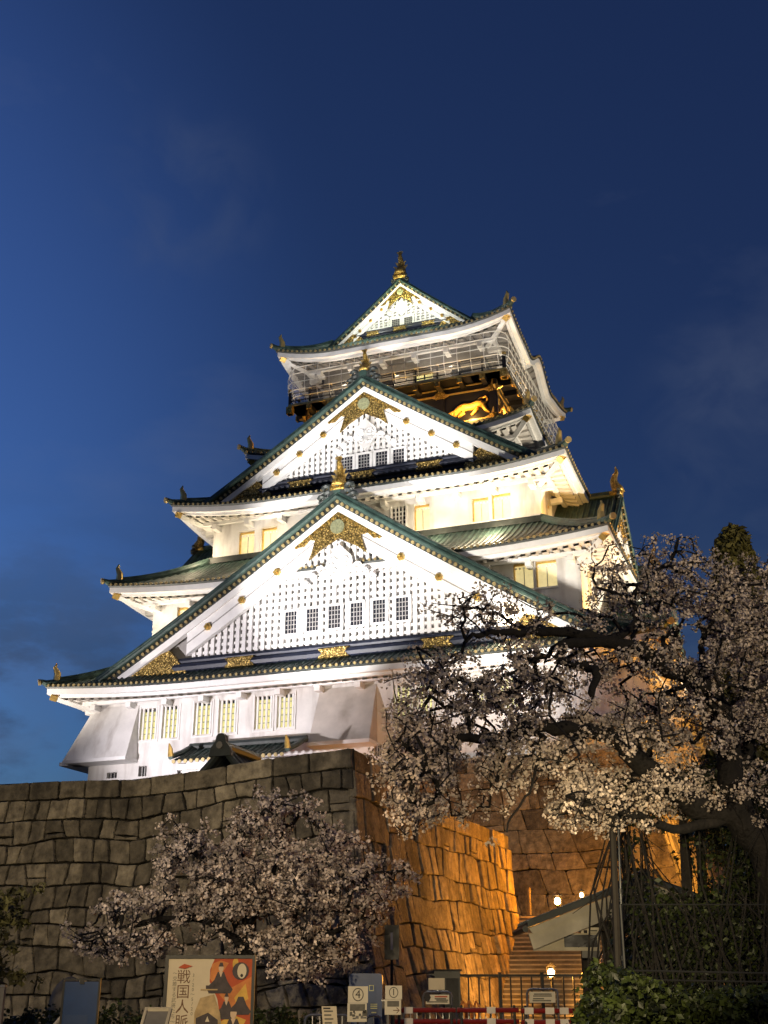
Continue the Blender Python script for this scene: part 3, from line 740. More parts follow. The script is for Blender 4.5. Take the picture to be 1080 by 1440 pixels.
# ================================================================== STONE WALLS
def masonry(mb, S, Ls, H, rows, seed, top_h=None, ratio=(.9, 1.9), rough=.06, gap=.03, jit=.16):
    """irregular dressed stones; S(x, h, out) -> point, Ls = (x0, x1), h counted down from the top"""
    rd = random.Random(seed); hs = [0.0]
    if top_h: hs.append(top_h)
    while hs[-1] < H - .3: hs.append(hs[-1] + rd.uniform(*rows))
    ph = [rd.uniform(0, 9) for _ in hs]
    def hh(j, x):
        if j == 0: return 0.0
        a = .02 if (top_h and j == 1) else jit*.75
        return hs[j] + a*noise.noise((x*.55, ph[j], 0.0))*1.6
    x0, x1 = Ls
    def stone(q):
        c = np.mean(np.array(q), axis=0); pts = []
        n = len(q)
        for i in range(n):
            p0, p1, p2 = q[i-1], q[i], q[(i+1) % n]
            k = rd.uniform(.02, .09)
            pts.append((p1[0]+(p0[0]-p1[0])*k, p1[1]+(p0[1]-p1[1])*k)); pts.append((p1[0]+(p2[0]-p1[0])*k, p1[1]+(p2[1]-p1[1])*k))
            m_ = ((p1[0]+p2[0])/2 + rd.uniform(-.025, .025), (p1[1]+p2[1])/2 + rd.uniform(-.025, .025)); pts.append(m_)
        o = rd.uniform(-rough*.4, rough); tx, ty = rd.uniform(-.05, .05), rd.uniform(-.05, .05)
        mb.cur = rd.choice((.6, .8, .95, 1.05, 1.2, 1.4))*rd.uniform(.88, 1.12)
        def ring(inset, out):
            r_ = []
            for (x, y) in pts:
                dx, dy = c[0]-x, c[1]-y; L_ = math.hypot(dx, dy) or 1; k = min(.8, inset/L_)
                x2, y2 = x+dx*k, y+dy*k
                x2 = min(max(x2, x0), x1)
                r_.append(S(x2, y2, out + (x2-c[0])*tx + (y2-c[1])*ty))
            return r_
        rs = [ring(gap, -.20), ring(gap, o-.03), ring(gap+.016, o+.006), ring(gap+.07, o+.016)]
        n = len(pts); V = [p for r_ in rs for p in r_] + [S(c[0], c[1], o+.016+rd.uniform(-.012, .012))]; F = []
        for k in range(3):
            for i in range(n): F.append((k*n+i, k*n+(i+1) % n, (k+1)*n+(i+1) % n, (k+1)*n+i))
        for i in range(n): F.append((3*n+i, 3*n+(i+1) % n, 4*n))
        mb.add(V, F, 'stone')
    for j in range(len(hs)-1):
        rh = hs[j+1]-hs[j]; x = x0; tb = bb_ = x0; first = j == 0 and top_h
        while x < x1-.05:
            wd = rh*rd.uniform(*((1.6, 3.1) if first else ratio)); x = x + wd
            if x > x1 - rh*.5: x = x1
            a = rd.uniform(-.14, .14)*rh*(0 if first else 1); t2, b2 = (x1, x1) if x == x1 else (x+a, x-a)
            q = [(tb, hh(j, tb)), (t2, hh(j, t2)), (b2, hh(j+1, b2)), (bb_, hh(j+1, bb_))]
            r_ = rd.random()
            if not first and r_ < .16 and wd > rh*.8:       # a stone over a thin filler
                k = rd.uniform(.62, .8); m1 = (q[0][0]+(q[3][0]-q[0][0])*k, q[0][1]+(q[3][1]-q[0][1])*k); m2 = (q[1][0]+(q[2][0]-q[1][0])*k, q[1][1]+(q[2][1]-q[1][1])*(k+rd.uniform(-.1, .1)))
                stone([q[0], q[1], m2, m1]); stone([m1, m2, q[2], q[3]])
            elif not first and r_ < .26 and wd > rh*1.2:
                k = rd.uniform(.7, .84); m1 = (q[0][0]+(q[1][0]-q[0][0])*k, q[0][1]+(q[1][1]-q[0][1])*k); m2 = (q[3][0]+(q[2][0]-q[3][0])*k, q[3][1]+(q[2][1]-q[3][1])*k)
                stone([q[0], m1, m2, q[3]]); stone([m1, q[1], q[2], m2])
            else: stone(q)
            tb, bb_ = t2, b2
    mb.cur = 1.0
    # the dark bed behind the joints
    nx, ny = 20, 10
    mb.grid([[S(x0+(x1-x0)*i/nx, H*j/ny, -.16) for i in range(nx+1)] for j in range(ny+1)], 'stone_joint')

UC, VC = 12.17, -44.8                                    # top corner of the terrace wall, castle frame
def batter(h): return .06*h + .020*h*h
def ztop(u): 
    pts = [(-40, 7.9), (-2, 7.9), (2.4, 7.82), (4.8, 7.73), (6.7, 7.86), (7.6, 7.92), (9.5, 8.12), (12.2, 8.24), (13, 8.24)]
    for (a, p), (b, q) in zip(pts[:-1], pts[1:]):
        if a <= u <= b: return p + (q-p)*(u-a)/(b-a)
    return pts[0][1]
wall_l = MB()
def S_front(x, h, out):
    b = batter(h); k = (x+26)/(UC+26); return (x + b*max(0, k), VC - b - out, ztop(x) - h)
masonry(wall_l, S_front, (-26, UC), 8.6, (.55, .82), 3, .60, (.72, 1.25), .07, .030, .20)
tw_ = thing('terrace_wall', 'tall terrace wall of fitted stones, left face dim and corner face lit orange beside the stairs', 'stone wall', cas(UC, VC, 0), PSI)
TL = (-UC, -VC, 0)
wl_f = wall_l.build('front_face', tw_, TL)
wall_r = MB()
VE = -27.2
def ztop_r(x): return 8.24 if x < VC+2.6 else 8.24 - .85*min(1, (x-VC-2.6)/.02) + .012*(x-VC-2.6)
def S_right(x, h, out):
    b = batter(h); k = (VE - x)/(VE-VC); return (UC + b*(.55+.45*k) + out, x - b*max(0, k), ztop_r(x) - h*(ztop_r(x)/8.24))
masonry(wall_r, S_right, (VC, VE), 8.4, (.75, 1.15), 8, .66, (.5, 1.0), .09, .019, .16)
wl_r = wall_r.build('stair_face', tw_, TL); wl_r['label'] = 'orange lit stair side face with vertical streaks'
back = MB()                                              # return face at the far end and the coping behind
def S_end(x, h, out):
    b = batter(h); return (UC - x + b*.55, VE + out + b*.2, 7.55-h)
masonry(back, S_end, (0, 6), 3.6, (.7, 1.0), 5, None, (.8, 1.4), .05)
back.build('end_face', tw_, TL)

base = thing('castle_rampart', 'high stone rampart carrying the castle tower behind the stairs, dim orange', 'stone base', cas(0, 0, 4), PSI)
BA, BB_ = 16.6, 16.8
b1 = MB(); b2 = MB(); b3 = MB()
def bt2(h): return .10*h + .016*h*h
masonry(b1, lambda x, h, out: (x*(1+bt2(h)/BA), -BB_ - bt2(h) - out, CZ-.02-h-4), (-BA, BA), 9.2, (.85, 1.25), 21, .8, (.9, 1.7), .04, .014, .16)
masonry(b2, lambda x, h, out: (BA + bt2(h) + out, x*(1+bt2(h)/BB_), CZ-.02-h-4), (-BB_, BB_), 9.2, (.9, 1.3), 22, .8, (.9, 1.7), .05, .03, .18)
b3.add([(-BA, -BB_, CZ-4.03), (BA, -BB_, CZ-4.03), (BA, BB_, CZ-4.03), (-BA, BB_, CZ-4.03)], [(0, 1, 2, 3)], 'step_stone')
masonry(b3, lambda x, h, out: (-BA - bt2(h) - out, x*(1+bt2(h)/BB_), CZ-.02-h-4), (-BB_, BB_), 9.2, (1.1, 1.6), 23, .8, (.9, 1.7), .05, .03, .18)
b1.build('front_face', base); b2.build('side_face', base); b3.build('rear_face', base)

# ================================================================== GROUND
gm_ = MB(); gm_.add([(-400, -60, 0), (400, -60, 0), (400, 900, 0), (-400, 900, 0)], [(0, 1, 2, 3)], 'ground'); tag(gm_.build('ground'), None, None, None, 'structure')
te = MB()
te.add([cas(-26, VC+.1, 7.25), cas(UC-.1, VC+.1, 7.25), cas(UC-.1, VE-.1, 7.25), cas(UC-6, VE-.1, 7.25), cas(UC-6, -14, 7.25), cas(-26, -14, 7.25)], [(0, 1, 2, 3), (0, 3, 4, 5)], 'ground')
te.add([cas(UC-6, VE-.1, 7.25), cas(UC-6, -14, 7.25), cas(UC-6, -14, 4), cas(UC-6, VE-.1, 4)], [(0, 1, 2, 3)], 'step_stone')
te.add([cas(UC-6, VE+.6, 4.3), cas(40, VE+.6, 4.3), cas(40, -10, 4.3), cas(UC-6, -10, 4.3)], [(0, 1, 2, 3)], 'ground')
tag(te.build('terrace_path'), None, None, None, 'structure')

# stairs
st = thing('stone_staircase', 'wide stone staircase climbing beside the orange lit wall behind the black gate', 'staircase', cas(16, -34.2, 0), PSI)
sm = MB(); NS = 25; RZ = 4.31/NS; TR = .30
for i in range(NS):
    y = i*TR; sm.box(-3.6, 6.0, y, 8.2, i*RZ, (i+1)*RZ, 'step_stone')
    sm.box(-3.6, 6.0, y-.055, y+.03, (i+1)*RZ-.055, (i+1)*RZ+.004, 'nosing_lit')  # lit step edges put into the colour as a paler strip
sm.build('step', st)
for x in (.6, 2.2):
    h_ = MB()
    h_.tube([(x, .2, .95), (x, 7.4, .95+4.1)], .03, 'steel', 8)
    h_.tube([(x, .2, .55), (x, 7.4, .55+4.1)], .022, 'steel', 6)
    for i in range(6):
        y = .25 + i*1.4; z = y*RZ/TR; h_.tube([(x, y, z-.1), (x, y, z+.95)], .028, 'steel', 6)
    h_.build('handrail', st)
# ================================================================== TREES
class Twigs:
    """a branching skeleton: thick limbs are given, every blossom cluster is then joined to the nearest node"""
    def __init__(s): s.P = []; s.par = []; s.r0 = []
    def limb(s, pts, r0, r1, root=-1, sub=4, wob=.05):
        pts = [Vector(p) for p in pts]; prev = root; n = (len(pts)-1)*sub; k = 0
        for i in range(len(pts)-1):
            a, b = pts[i], pts[i+1]; p0 = pts[max(0, i-1)]; p3 = pts[min(len(pts)-1, i+2)]
            for j in range(sub + (1 if i == len(pts)-2 else 0)):
                t = j/sub
                q = .5*((2*a) + (b-p0)*t + (2*p0-5*a+4*b-p3)*t*t + (3*a-p0-3*b+p3)*t**3)
                q += Vector((random.gauss(0, wob), random.gauss(0, wob), random.gauss(0, wob)))*.35
                s.P.append(q); s.par.append(prev); s.r0.append(r0 + (r1-r0)*k/max(1, n)); prev = len(s.P)-1; k += 1
        return prev
    def join(s, C, droop=.0, sway=.12):
        C = [Vector(c) for c in C]
        P = np.array([tuple(p) for p in s.P]); D = np.array([np.min(np.sum((P-np.array(c))**2, 1)) for c in C])
        tips = []
        cap = len(P)+len(C)*3+10; A = np.zeros((cap, 3)); n = len(P); A[:n] = P
        for i in np.argsort(D):
            c = np.array(C[i]); d = np.sum((A[:n]-c)**2, 1); j = int(np.argmin(d)); L_ = math.sqrt(d[j])
            a = Vector(A[j]); b = C[i]; prev = j; m = 3 if L_ > .5 else (2 if L_ > .2 else 1)
            for k in range(1, m+1):
                t = k/m; q = a.lerp(b, t)
                if k < m: q += Vector((random.gauss(0, 1), random.gauss(0, 1), random.gauss(0, 1) + droop))*sway*L_*.5
                s.P.append(q); s.par.append(prev); s.r0.append(0); prev = len(s.P)-1; A[n] = q; n += 1
            tips.append(prev)
        return tips
    def mesh(s, m, rt=.006, rmax=.06, pw=.45):
        n = len(s.P); cnt = [0]*n
        for i in range(n-1, -1, -1):
            cnt[i] += 1
            if s.par[i] >= 0: cnt[s.par[i]] += cnt[i]
        rad = [max(s.r0[i], min(rmax, rt*cnt[i]**pw)) if s.r0[i] == 0 else s.r0[i] for i in range(n)]
        mb = MB(); kids = [[] for _ in range(n)]
        for i in range(n):
            if s.par[i] >= 0: kids[s.par[i]].append(i)
        used = [False]*n
        for i in range(n):
            if s.par[i] >= 0 and used[i]: continue
            ch = [i] if s.par[i] < 0 else [s.par[i], i]
            if s.par[i] >= 0: used[i] = True
            j = i
            while True:
                nx = [k for k in kids[j] if not used[k]]
                if not nx: break
                j = max(nx, key=lambda k: rad[k]); used[j] = True; ch.append(j)
            if len(ch) > 1:
                rr = [rad[k] for k in ch]
                if s.par[i] >= 0: rr[0] = min(rr[0], rr[1]*1.3)
                mb.tube([s.P[k] for k in ch], rr, m, 8 if max(rr) > .05 else (5 if max(rr) > .015 else 3), False)
        return mb
def scatter(mb, C, N, m, n, spread, size, sides=5, tone=(.6, 1.25), flat=0.0, out=.0, long=1.0):
    """n small faces (petal groups or leaves) round every centre, facing outwards at random"""
    C = np.asarray(C, float); k = len(C)*n
    ctr = np.repeat(C, n, 0); dirs = rng.normal(size=(k, 3)); dirs /= np.linalg.norm(dirs, axis=1)[:, None]
    rad = spread*rng.uniform(.35, 1.0, (k, 1))**.6; pos = ctr + dirs*rad*np.array([1, 1, .85])
    nrm = dirs*out + rng.normal(size=(k, 3))*(1-out); nrm[:, 2] += flat; nrm /= np.linalg.norm(nrm, axis=1)[:, None]
    a = np.cross(nrm, rng.normal(size=(k, 3))); a /= np.linalg.norm(a, axis=1)[:, None]; b = np.cross(nrm, a)
    sz = size*rng.uniform(.5, 1.45, (k, 1)); ct = np.repeat(rng.uniform(tone[0], tone[1], len(C)), n)*rng.uniform(.85, 1.15, k)
    V = np.zeros((k, sides, 3)); 
    for i in range(sides):
        t = 2*math.pi*i/sides; cup = .22 if i % 2 else -.05
        V[:, i] = pos + sz*(a*math.cos(t)*long + b*math.sin(t) + nrm*cup*(1 if sides > 4 else .4))
    o = len(mb.v); q = mb.mi(m)
    mb.v.extend(map(tuple, V.reshape(-1, 3).tolist())); mb.t.extend(np.repeat(ct, sides).tolist())
    mb.f.extend(tuple(range(o+i*sides, o+(i+1)*sides)) for i in range(k)); mb.m.extend([q]*k)
def inside(ells, n, holes=()):
    """random photo positions inside a union of soft ellipses (cx, cy, rx, ry, weight)"""
    wts = np.array([e[2]*e[3]*e[4] for e in ells], float); wts /= wts.sum(); out = []
    while len(out) < n:
        e = ells[rng.choice(len(ells), p=wts)]; t = rng.uniform(0, 2*math.pi); r_ = math.sqrt(rng.uniform(0, 1))*rng.choice([1, 1, 1.05, 1.25])
        x, y = e[0]+e[2]*r_*math.cos(t), e[1]+e[3]*r_*math.sin(t)
        # clumps and gaps
        if noise.noise((x*.022, y*.022, 3.1)) < -.12 and rng.uniform() < .8: continue
        if any(((x-h[0])/h[2])**2 + ((y-h[1])/h[3])**2 < 1 and rng.uniform() < h[4] for h in holes): continue
        out.append((x, y))
    return out

# ------- the big cherry tree on the right
def path(px, D0, D1): return [pt(x, y, D0 + (D1-D0)*i/max(1, len(px)-1)) for i, (x, y) in enumerate(px)]
T = Twigs()
base_ = pt(1112, 1388, 17.2); base_.z = 0
tr0 = T.limb([base_, pt(1100, 1290, 17.1), pt(1078, 1200, 17.0), pt(1036, 1146, 16.9)], .30, .22)
f1 = T.limb([T.P[tr0], pt(976, 1133, 16.8), pt(932, 1098, 16.5), pt(880, 1056, 16.2)], .19, .14, tr0)
T.limb([T.P[f1]] + path([(859, 1036), (815, 1027), (767, 1021), (730, 1027), (707, 1038), (641, 1038), (611, 1067), (581, 1086)], 16.1, 15.3), .125, .03, f1)
T.limb(path([(763, 1032), (763, 1041), (755, 1078), (737, 1123), (711, 1167)], 15.8, 15.4), .03, .012, f1+18)
T.limb(path([(757, 1048), (730, 1075), (712, 1098), (700, 1110)], 15.8, 15.6), .022, .01, f1+18)
f2 = T.limb([T.P[tr0], pt(1025, 1085, 17.0), pt(1018, 1010, 17.1), pt(1000, 972, 17.0)], .20, .14, tr0)
f3 = T.limb([T.P[f2]] + path([(972, 955), (928, 936), (900, 914), (855, 900)], 16.9, 16.2), .13, .10, f2)
f4 = T.limb([T.P[f3]] + path([(815, 890), (760, 888), (722, 890), (678, 890), (650, 905)], 16.1, 15.5), .09, .025, f3)
T.limb([T.P[f3]] + path([(808, 893), (792, 905), (741, 934), (707, 953), (663, 964)], 16.2, 16.2), .055, .02, f3)
T.limb([T.P[f3]] + path([(795, 905), (789, 928), (822, 936), (837, 945), (832, 975)], 16.0, 15.6), .075, .05, f3)
T.limb([T.P[f3]] + path([(892, 880), (890, 856), (895, 830), (916, 806), (935, 794), (950, 770)], 16.6, 17.0), .06, .015, f3)
T.limb([T.P[f2]] + path([(935, 905), (950, 885), (964, 868)], 17.2, 17.6), .05, .02, f2)
T.limb([T.P[f2]] + path([(984, 921), (1003, 873), (1020, 830), (1045, 800)], 17.2, 18.2), .06, .015, f2)
T.limb([T.P[tr0]] + path([(1050, 1060), (1075, 1000), (1090, 930), (1085, 860)], 17.4, 18.4), .11, .03, tr0)
T.limb([T.P[tr0]] + path([(960, 1165), (900, 1150), (850, 1130), (800, 1120)], 16.6, 15.2), .08, .02, tr0)
EL = [(730, 900, 120, 58, .36), (690, 960, 115, 60, .45), (630, 1010, 85, 80, 1.0), (590, 1090, 60, 65, 1.0), (790, 1000, 120, 90, .85), (880, 1010, 90, 100, 1.3),
      (900, 870, 80, 70, .85), (880, 800, 50, 40, .35), (940, 790, 40, 35, .45), (985, 880, 80, 90, 1.1), (1045, 850, 50, 60, 1.0), (690, 870, 80, 40, .3), (1040, 960, 80, 90, .9), (1000, 1050, 100, 80, 1.0),
      (890, 1105, 100, 60, 1.1), (820, 1130, 60, 35, 1.0), (700, 1070, 90, 45, .65), (690, 1130, 50, 45, .22), (585, 1140, 30, 30, .9), (1060, 1090, 50, 70, 1.0), (960, 1130, 60, 30, .6), (1130, 950, 70, 160, .8)]
xy = inside(EL, 4100, [(655, 900, 60, 28, .6), (830, 960, 40, 25, .5), (905, 950, 40, 40, .3)])
CC = []
for x, y in xy:
    dm = 16.0 + 1.9*max(0, (x-560)/520); CC.append(pt(x, y, dm + rng.normal()*.9))
T.join(CC[:3000])
cherry = thing('cherry_tree', 'large cherry tree in pale blossom, its dark limbs spreading before the right of the castle', 'cherry tree', base_)
off = (-base_.x, -base_.y, 0)
T.mesh('bark', .0058, .035).build('trunk', cherry, off, True)
cr = MB(); scatter(cr, CC, None, 'blossom', 20, .105, .0185, 5, (.4, 1.2), 0, .6)
scatter(cr, CC[::3], None, 'bud', 3, .10, .022, 4)
cr.build('crown', cherry, off)

# ------- the smaller cherry tree before the wall
T = Twigs(); b2_ = pt(352, 1395, 29.5); b2_.z = 0
q0 = T.limb([b2_, pt(350, 1370, 29.5), pt(338, 1330, 29.4)], .22, .17)
for px in ([(300, 1300), (240, 1290), (170, 1305), (120, 1325)], [(320, 1270), (290, 1220), (260, 1180)], [(360, 1280), (390, 1210), (400, 1150)], [(400, 1300), (460, 1250), (540, 1225)], [(420, 1325), (470, 1310), (510, 1290)], [(350, 1260), (340, 1200), (350, 1150)]):
    T.limb([T.P[q0]] + path(px, 29.2, 28.4 + random.uniform(-1, 1)), .10, .02, q0)
EL2 = [(300, 1225, 85, 60, 1), (390, 1190, 75, 65, 1), (455, 1230, 75, 60, 1), (500, 1270, 50, 55, .9), (380, 1260, 120, 60, 1), (240, 1290, 90, 40, 1), (165, 1305, 60, 32, .8), (130, 1320, 32, 25, .6),
       (420, 1320, 85, 45, .9), (450, 1350, 45, 30, .8), (370, 1135, 35, 22, .7), (545, 1235, 42, 28, .6), (190, 1345, 40, 18, .35), (240, 1180, 25, 30, .5), (290, 1330, 40, 25, .3)]
xy = inside(EL2, 2700, [(290, 1315, 48, 26, .92), (400, 1300, 40, 14, .6)])
CC2 = [pt(x, y, 28.9 + rng.normal()*1.0) for x, y in xy]
T.join(CC2[:1800])
ch2 = thing('cherry_tree', 'smaller cherry tree in pinkish blossom standing in front of the dim stone wall', 'cherry tree', b2_)
off2 = (-b2_.x, -b2_.y, 0)
T.mesh('bark', .008, .06).build('trunk', ch2, off2, True)
cr = MB(); scatter(cr, CC2, None, 'blossom', 15, .135, .031, 5, (.3, 1.25), 0, .6); scatter(cr, CC2[::4], None, 'bud', 3, .14, .03, 4)
cr.build('crown', ch2, off2)

# ------- evergreens
def conifer(base, h, rw, label, n, seed, trunk=.28):
    rd = random.Random(seed); t = thing('conifer', label, 'tree', base)
    tb = MB(); tb.tube([(0, 0, 0), (.1, 0, h*.5), (0, .05, h*.97)], [trunk, trunk*.6, .03], 'bark', 8); cs = []
    for i in range(n):
        f = rd.random()**.8; z = h*(.18 + .82*f); R_ = rw*(1-f)**.75*(.7+.75*noise.noise((f*9, seed, 0))) + .12
        a = rd.uniform(0, 6.283); lob = .75 + .35*noise.noise((math.cos(a)*1.5, math.sin(a)*1.5, z*.5+seed)); q = R_*lob*rd.uniform(.45, 1)**.5
        cs.append((q*math.cos(a), q*math.sin(a), z + rd.uniform(-.2, .2)))
        if i % 9 == 0: tb.tube([(0, 0, z-.35), (q*.9*math.cos(a), q*.9*math.sin(a), z)], [.05, .015], 'bark', 4, False)
    tb.build('trunk', t); c = MB(); scatter(c, cs, None, 'needle', 26, .34, .055, 4, (.35, 1.7), .3, .4, 2.2); c.build('crown', t)
    return t
p = pt(1080, 1200, 33); conifer((p.x, p.y, 0), 13.8, 3.4, 'dark olive conifer rising behind the large cherry tree, its pointed top against the sky', 1500, 4)
p = pt(1150, 1200, 36); conifer((p.x, p.y, 0), 14.0, 3.4, 'second dark conifer standing at the picture edge beyond the pointed conifer', 1300, 9)

def pine(base, label, seed, branches, trunk_top):
    rd = random.Random(seed); t = thing('pine_tree', label, 'tree', base); tb = MB(); cs = []
    b = Vector(base)
    tb.tube([(0, 0, 0), (.2, -.1, trunk_top*.5), (-.1, .1, trunk_top)], [.2, .15, .05], 'bark', 8)
    for q in branches:
        e = q - b; st_ = Vector((0, 0, e.z*.9)); mid = st_.lerp(e, .6) + Vector((0, 0, .25)); tb.tube([st_, mid, e], [.07, .045, .015], 'bark', 5, False)
        for i in range(16): cs.append(tuple(e.lerp(mid, rd.random()*.9) + Vector((rd.gauss(0, .28), rd.gauss(0, .28), rd.gauss(.05, .10)))))
    tb.build('trunk', t); c = MB(); scatter(c, cs, None, 'needle', 22, .13, .035, 3, (.4, 1.4), .4, .5, 2.2); c.build('crown', t)
p = pt(-95, 1395, 21); pine((p.x, p.y, 0), 'dark pine at the picture edge reaching a few branches across the dim stone wall', 5,
     [pt(8, 1275, 21), pt(18, 1305, 21.4), pt(0, 1340, 20.8), pt(-60, 1150, 21), pt(10, 1385, 21)], 7.4)

# ------- shrubs
def shrub(name, label, cat, base, cs, n, spread, size, tone=(.5, 1.5), m='leaf', stems=24, sides=4, long=1.6, kind=None):
    t = thing(name, label, cat, base); b = Vector(base); cs = [tuple(Vector(c)-b) for c in cs]
    s_ = MB()
    for c in cs[::max(1, len(cs)//stems)]:
        s_.tube([(c[0]*.8, c[1]*.8, 0), (c[0]*.9+.05, c[1]*.9, c[2]*.5), c], [.018, .012, .005], 'bark', 4, False)
    s_.build('stem', t); c = MB(); scatter(c, cs, None, m, n, spread, size, sides, tone, .35, .5, long); c.build('foliage', t)
    return t
cs = []
while len(cs) < 2300:
    x = rng.uniform(2.02, 7.2); y = rng.uniform(12.2, 14.6); 
    zt = 1.52 + .16*noise.noise((x*1.3, y*.8, 0)) + .26*math.exp(-((x-2.42)/.22)**2)*(1 if y > 12.8 else .5) - max(0, 2.35-x)*1.1
    z = zt*(1-abs(rng.normal())*.22)
    if z < .1: continue
    cs.append((x, y, z))
shrub('hedge', 'trimmed broad-leaved green hedge below the wire fence', 'hedge', (4.5, 13.4, 0), cs, 20, .10, .022, (.12, .85))
cs = []; H0 = []
while len(cs) < 2000:
    x, y = rng.uniform(868, 1120), rng.uniform(1075, 1390); D = rng.uniform(17.0, 21.0)
    if ((x-970)/68)**2 + ((y-1205)/60)**2 < 1 and rng.uniform() < .90: continue
    if x < 955 and y < 1262 and rng.uniform() < .8: continue
    if y < 1180 and rng.uniform() < (1180-y)/130: continue
    cs.append(pt(x, y, D))
p = pt(990, 1300, 19)
th = shrub('thicket', 'dark tangled thicket of shrubs and bare twigs behind the wire fence', 'thicket', (p.x, p.y, 0), cs, 13, .20, .024, (.15, .6), 'leaf', 80)
tg = MB(); rd = random.Random(6); pb = Vector((p.x, p.y, 0))
for i in range(300):
    qx, qy = rd.uniform(868, 1110), rd.uniform(1090, 1300)
    if 905 < qx < 1030 and qy < 1255 and rd.random() < .93: continue
    q = pt(qx, qy, rd.uniform(16.6, 20)) - pb; s0 = Vector((q.x+rd.gauss(0, .5), q.y+rd.gauss(0, .3), rd.uniform(.2, 1.2)))
    mid = s0.lerp(q, .55) + Vector((rd.gauss(0, .22), rd.gauss(0, .2), .25)); e = q + Vector((rd.gauss(0, .4), rd.gauss(0, .3), -rd.random()*.6))
    tg.tube([s0, mid, q, e], [.016, .013, .008, .004], 'bark', 4, False)
for (x, w_) in ((963, .10), (985, .09)):
    a = pt(x, 1380, 19) - pb; a.z = 0; tg.tube([a, pt(x+2, 1230, 19)-pb, pt(x-4, 1140, 19)-pb], [w_, w_*.85, w_*.6], 'bark', 7)
tg.build('twig', th)
for i, (x, D, h, w_, lab) in enumerate(((55, 25, 1.25, 1.0, 'low dark shrub behind the grey slanted panel'), (185, 26, 1.3, .9, 'low dark shrub between the blue board and the exhibition poster'), (400, 27.5, 1.2, 1.2, 'low dark shrub right of the exhibition poster'))):
    p = pt(x, 1400, D); cs = []
    while len(cs) < 170:
        a = rng.normal(size=3)*.5
        if np.linalg.norm(a) < 1: cs.append((p.x+a[0]*w_, p.y+a[1]*w_*.6, max(.08, h*.55+a[2]*h*.5)))
    shrub('shrub', lab, 'shrub', (p.x, p.y, 0), cs, 14, .15, .03, (.15, .8))
bo = MB(); G = []
for i in range(13):
    f = i/12*math.pi; G.append([(math.sin(f)*math.cos(a)*.42*(1+.25*noise.noise((math.cos(a)*1.3, math.sin(a)*1.3, f))), math.sin(f)*math.sin(a)*.4, .9+math.cos(f)*.9*(1 if f < 1.57 else 1)) for a in [2*math.pi*j/16 for j in range(17)]])
bo.grid(G, 'step_stone'); p = pt(98, 1400, 26); tag(bo.build('boulder', None, (p.x, p.y, 0), True), 'rounded standing boulder behind the blue upright board', 'boulder')

# ================================================================== FORECOURT OBJECTS
def A(x, D, z=0): p = pt(x, 1388, D); return Vector((p.x, D, z))
def Z(y, D): return pt(540, y, D).z
# exhibition poster on its frame
D = 20.0; pl, pr = pt(238, 1348, D), pt(355, 1345, D); W_ = pr.x-pl.x; zt = pl.z; HT = W_*1.414; xm = (pl.x+pr.x)/2
po = thing('poster_stand', 'large exhibition poster with brown Japanese lettering and seated figures in a dark frame', 'poster', (xm, D, 0), R(2))
f = MB(); hw = W_/2; t_ = .05
for (a, b, c, e) in ((-hw-t_, -hw, zt-HT-t_, zt+t_), (hw, hw+t_, zt-HT-t_, zt+t_), (-hw, hw, zt, zt+t_), (-hw, hw, zt-HT-t_, zt-HT)): f.box(a, b, -.03, .04, c, e, 'dark_steel')
for x in (-hw*.8, hw*.8): f.tube([(x, .05, zt-HT), (x, .1, .0)], .03, 'dark_steel', 6); f.tube([(x, .06, zt-.5), (x, .85, 0)], .025, 'dark_steel', 6)
f.build('frame', po)
pp = MB(); pp.box(-hw, hw, 0, .012, zt-HT, zt, 'paper')
def pm(a, b): return (-hw + a*W_, 0, zt - b*W_)          # poster units: width 1, down from the top
lay = [0]
def blob(ps, m):
    lay[0] += 1; y = -.0008*lay[0]-.001
    pp.poly([(pm(a, b)[0], y, pm(a, b)[2]) for a, b in ps], m)
def ell(cx, cy, rx, ry, m, n=18, a0=0, a1=360): blob([(cx+rx*math.cos(R(a0+(a1-a0)*i/n)), cy+ry*math.sin(R(a0+(a1-a0)*i/n))) for i in range(n)], m)
blob([(.55, 0), (1, 0), (1, 1.41), (.45, 1.41), (.56, 1.0), (.66, .72), (.60, .45), (.50, .26), (.50, .12)], 'poster_red')
blob([(.52, .06), (.62, .02), (.72, .05), (.62, .20), (.56, .30), (.50, .22)], 'poster_orange'); blob([(.62, .40), (.85, .28), (1, .20), (1, .62), (.86, .62), (.72, .50)], 'poster_orange')
blob([(.62, .72), (.78, .62), (.95, .68), (.80, 1.0), (.62, 1.05)], 'poster_yellow'); ell(.80, .06, .035, .07, 'poster_yellow'); blob([(.80, .44), (.93, .28), (.97, .45), (.84, .52)], 'poster_yellow')
def figure(cx, cy, s_, head=True, m='poster_robe'):
    blob([(cx-.05*s_, cy-.12*s_), (cx+.05*s_, cy-.12*s_), (cx+.11*s_, cy+.02*s_), (cx+.2*s_, cy+.14*s_), (cx+.16*s_, cy+.2*s_), (cx-.18*s_, cy+.2*s_), (cx-.22*s_, cy+.12*s_), (cx-.1*s_, cy)], m)
    if head: ell(cx, cy-.18*s_, .04*s_, .065*s_, 'poster_skin', 12); blob([(cx-.03*s_, cy-.12*s_), (cx+.03*s_, cy-.12*s_), (cx, cy-.04*s_)], 'poster_skin'); blob([(cx-.04*s_, cy-.20*s_), (cx+.04*s_, cy-.20*s_), (cx+.02*s_, cy-.26*s_), (cx-.02*s_, cy-.26*s_)], m)
figure(.63, .24, .75); figure(.71, .55, .62); figure(.88, .50, .62, False); figure(.80, .78, .95)
ell(.865, .14, .10, .10, 'poster_robe', 14); ell(.88, .14, .055, .085, 'paper', 14); ell(.88, .19, .018, .02, 'ink', 8)
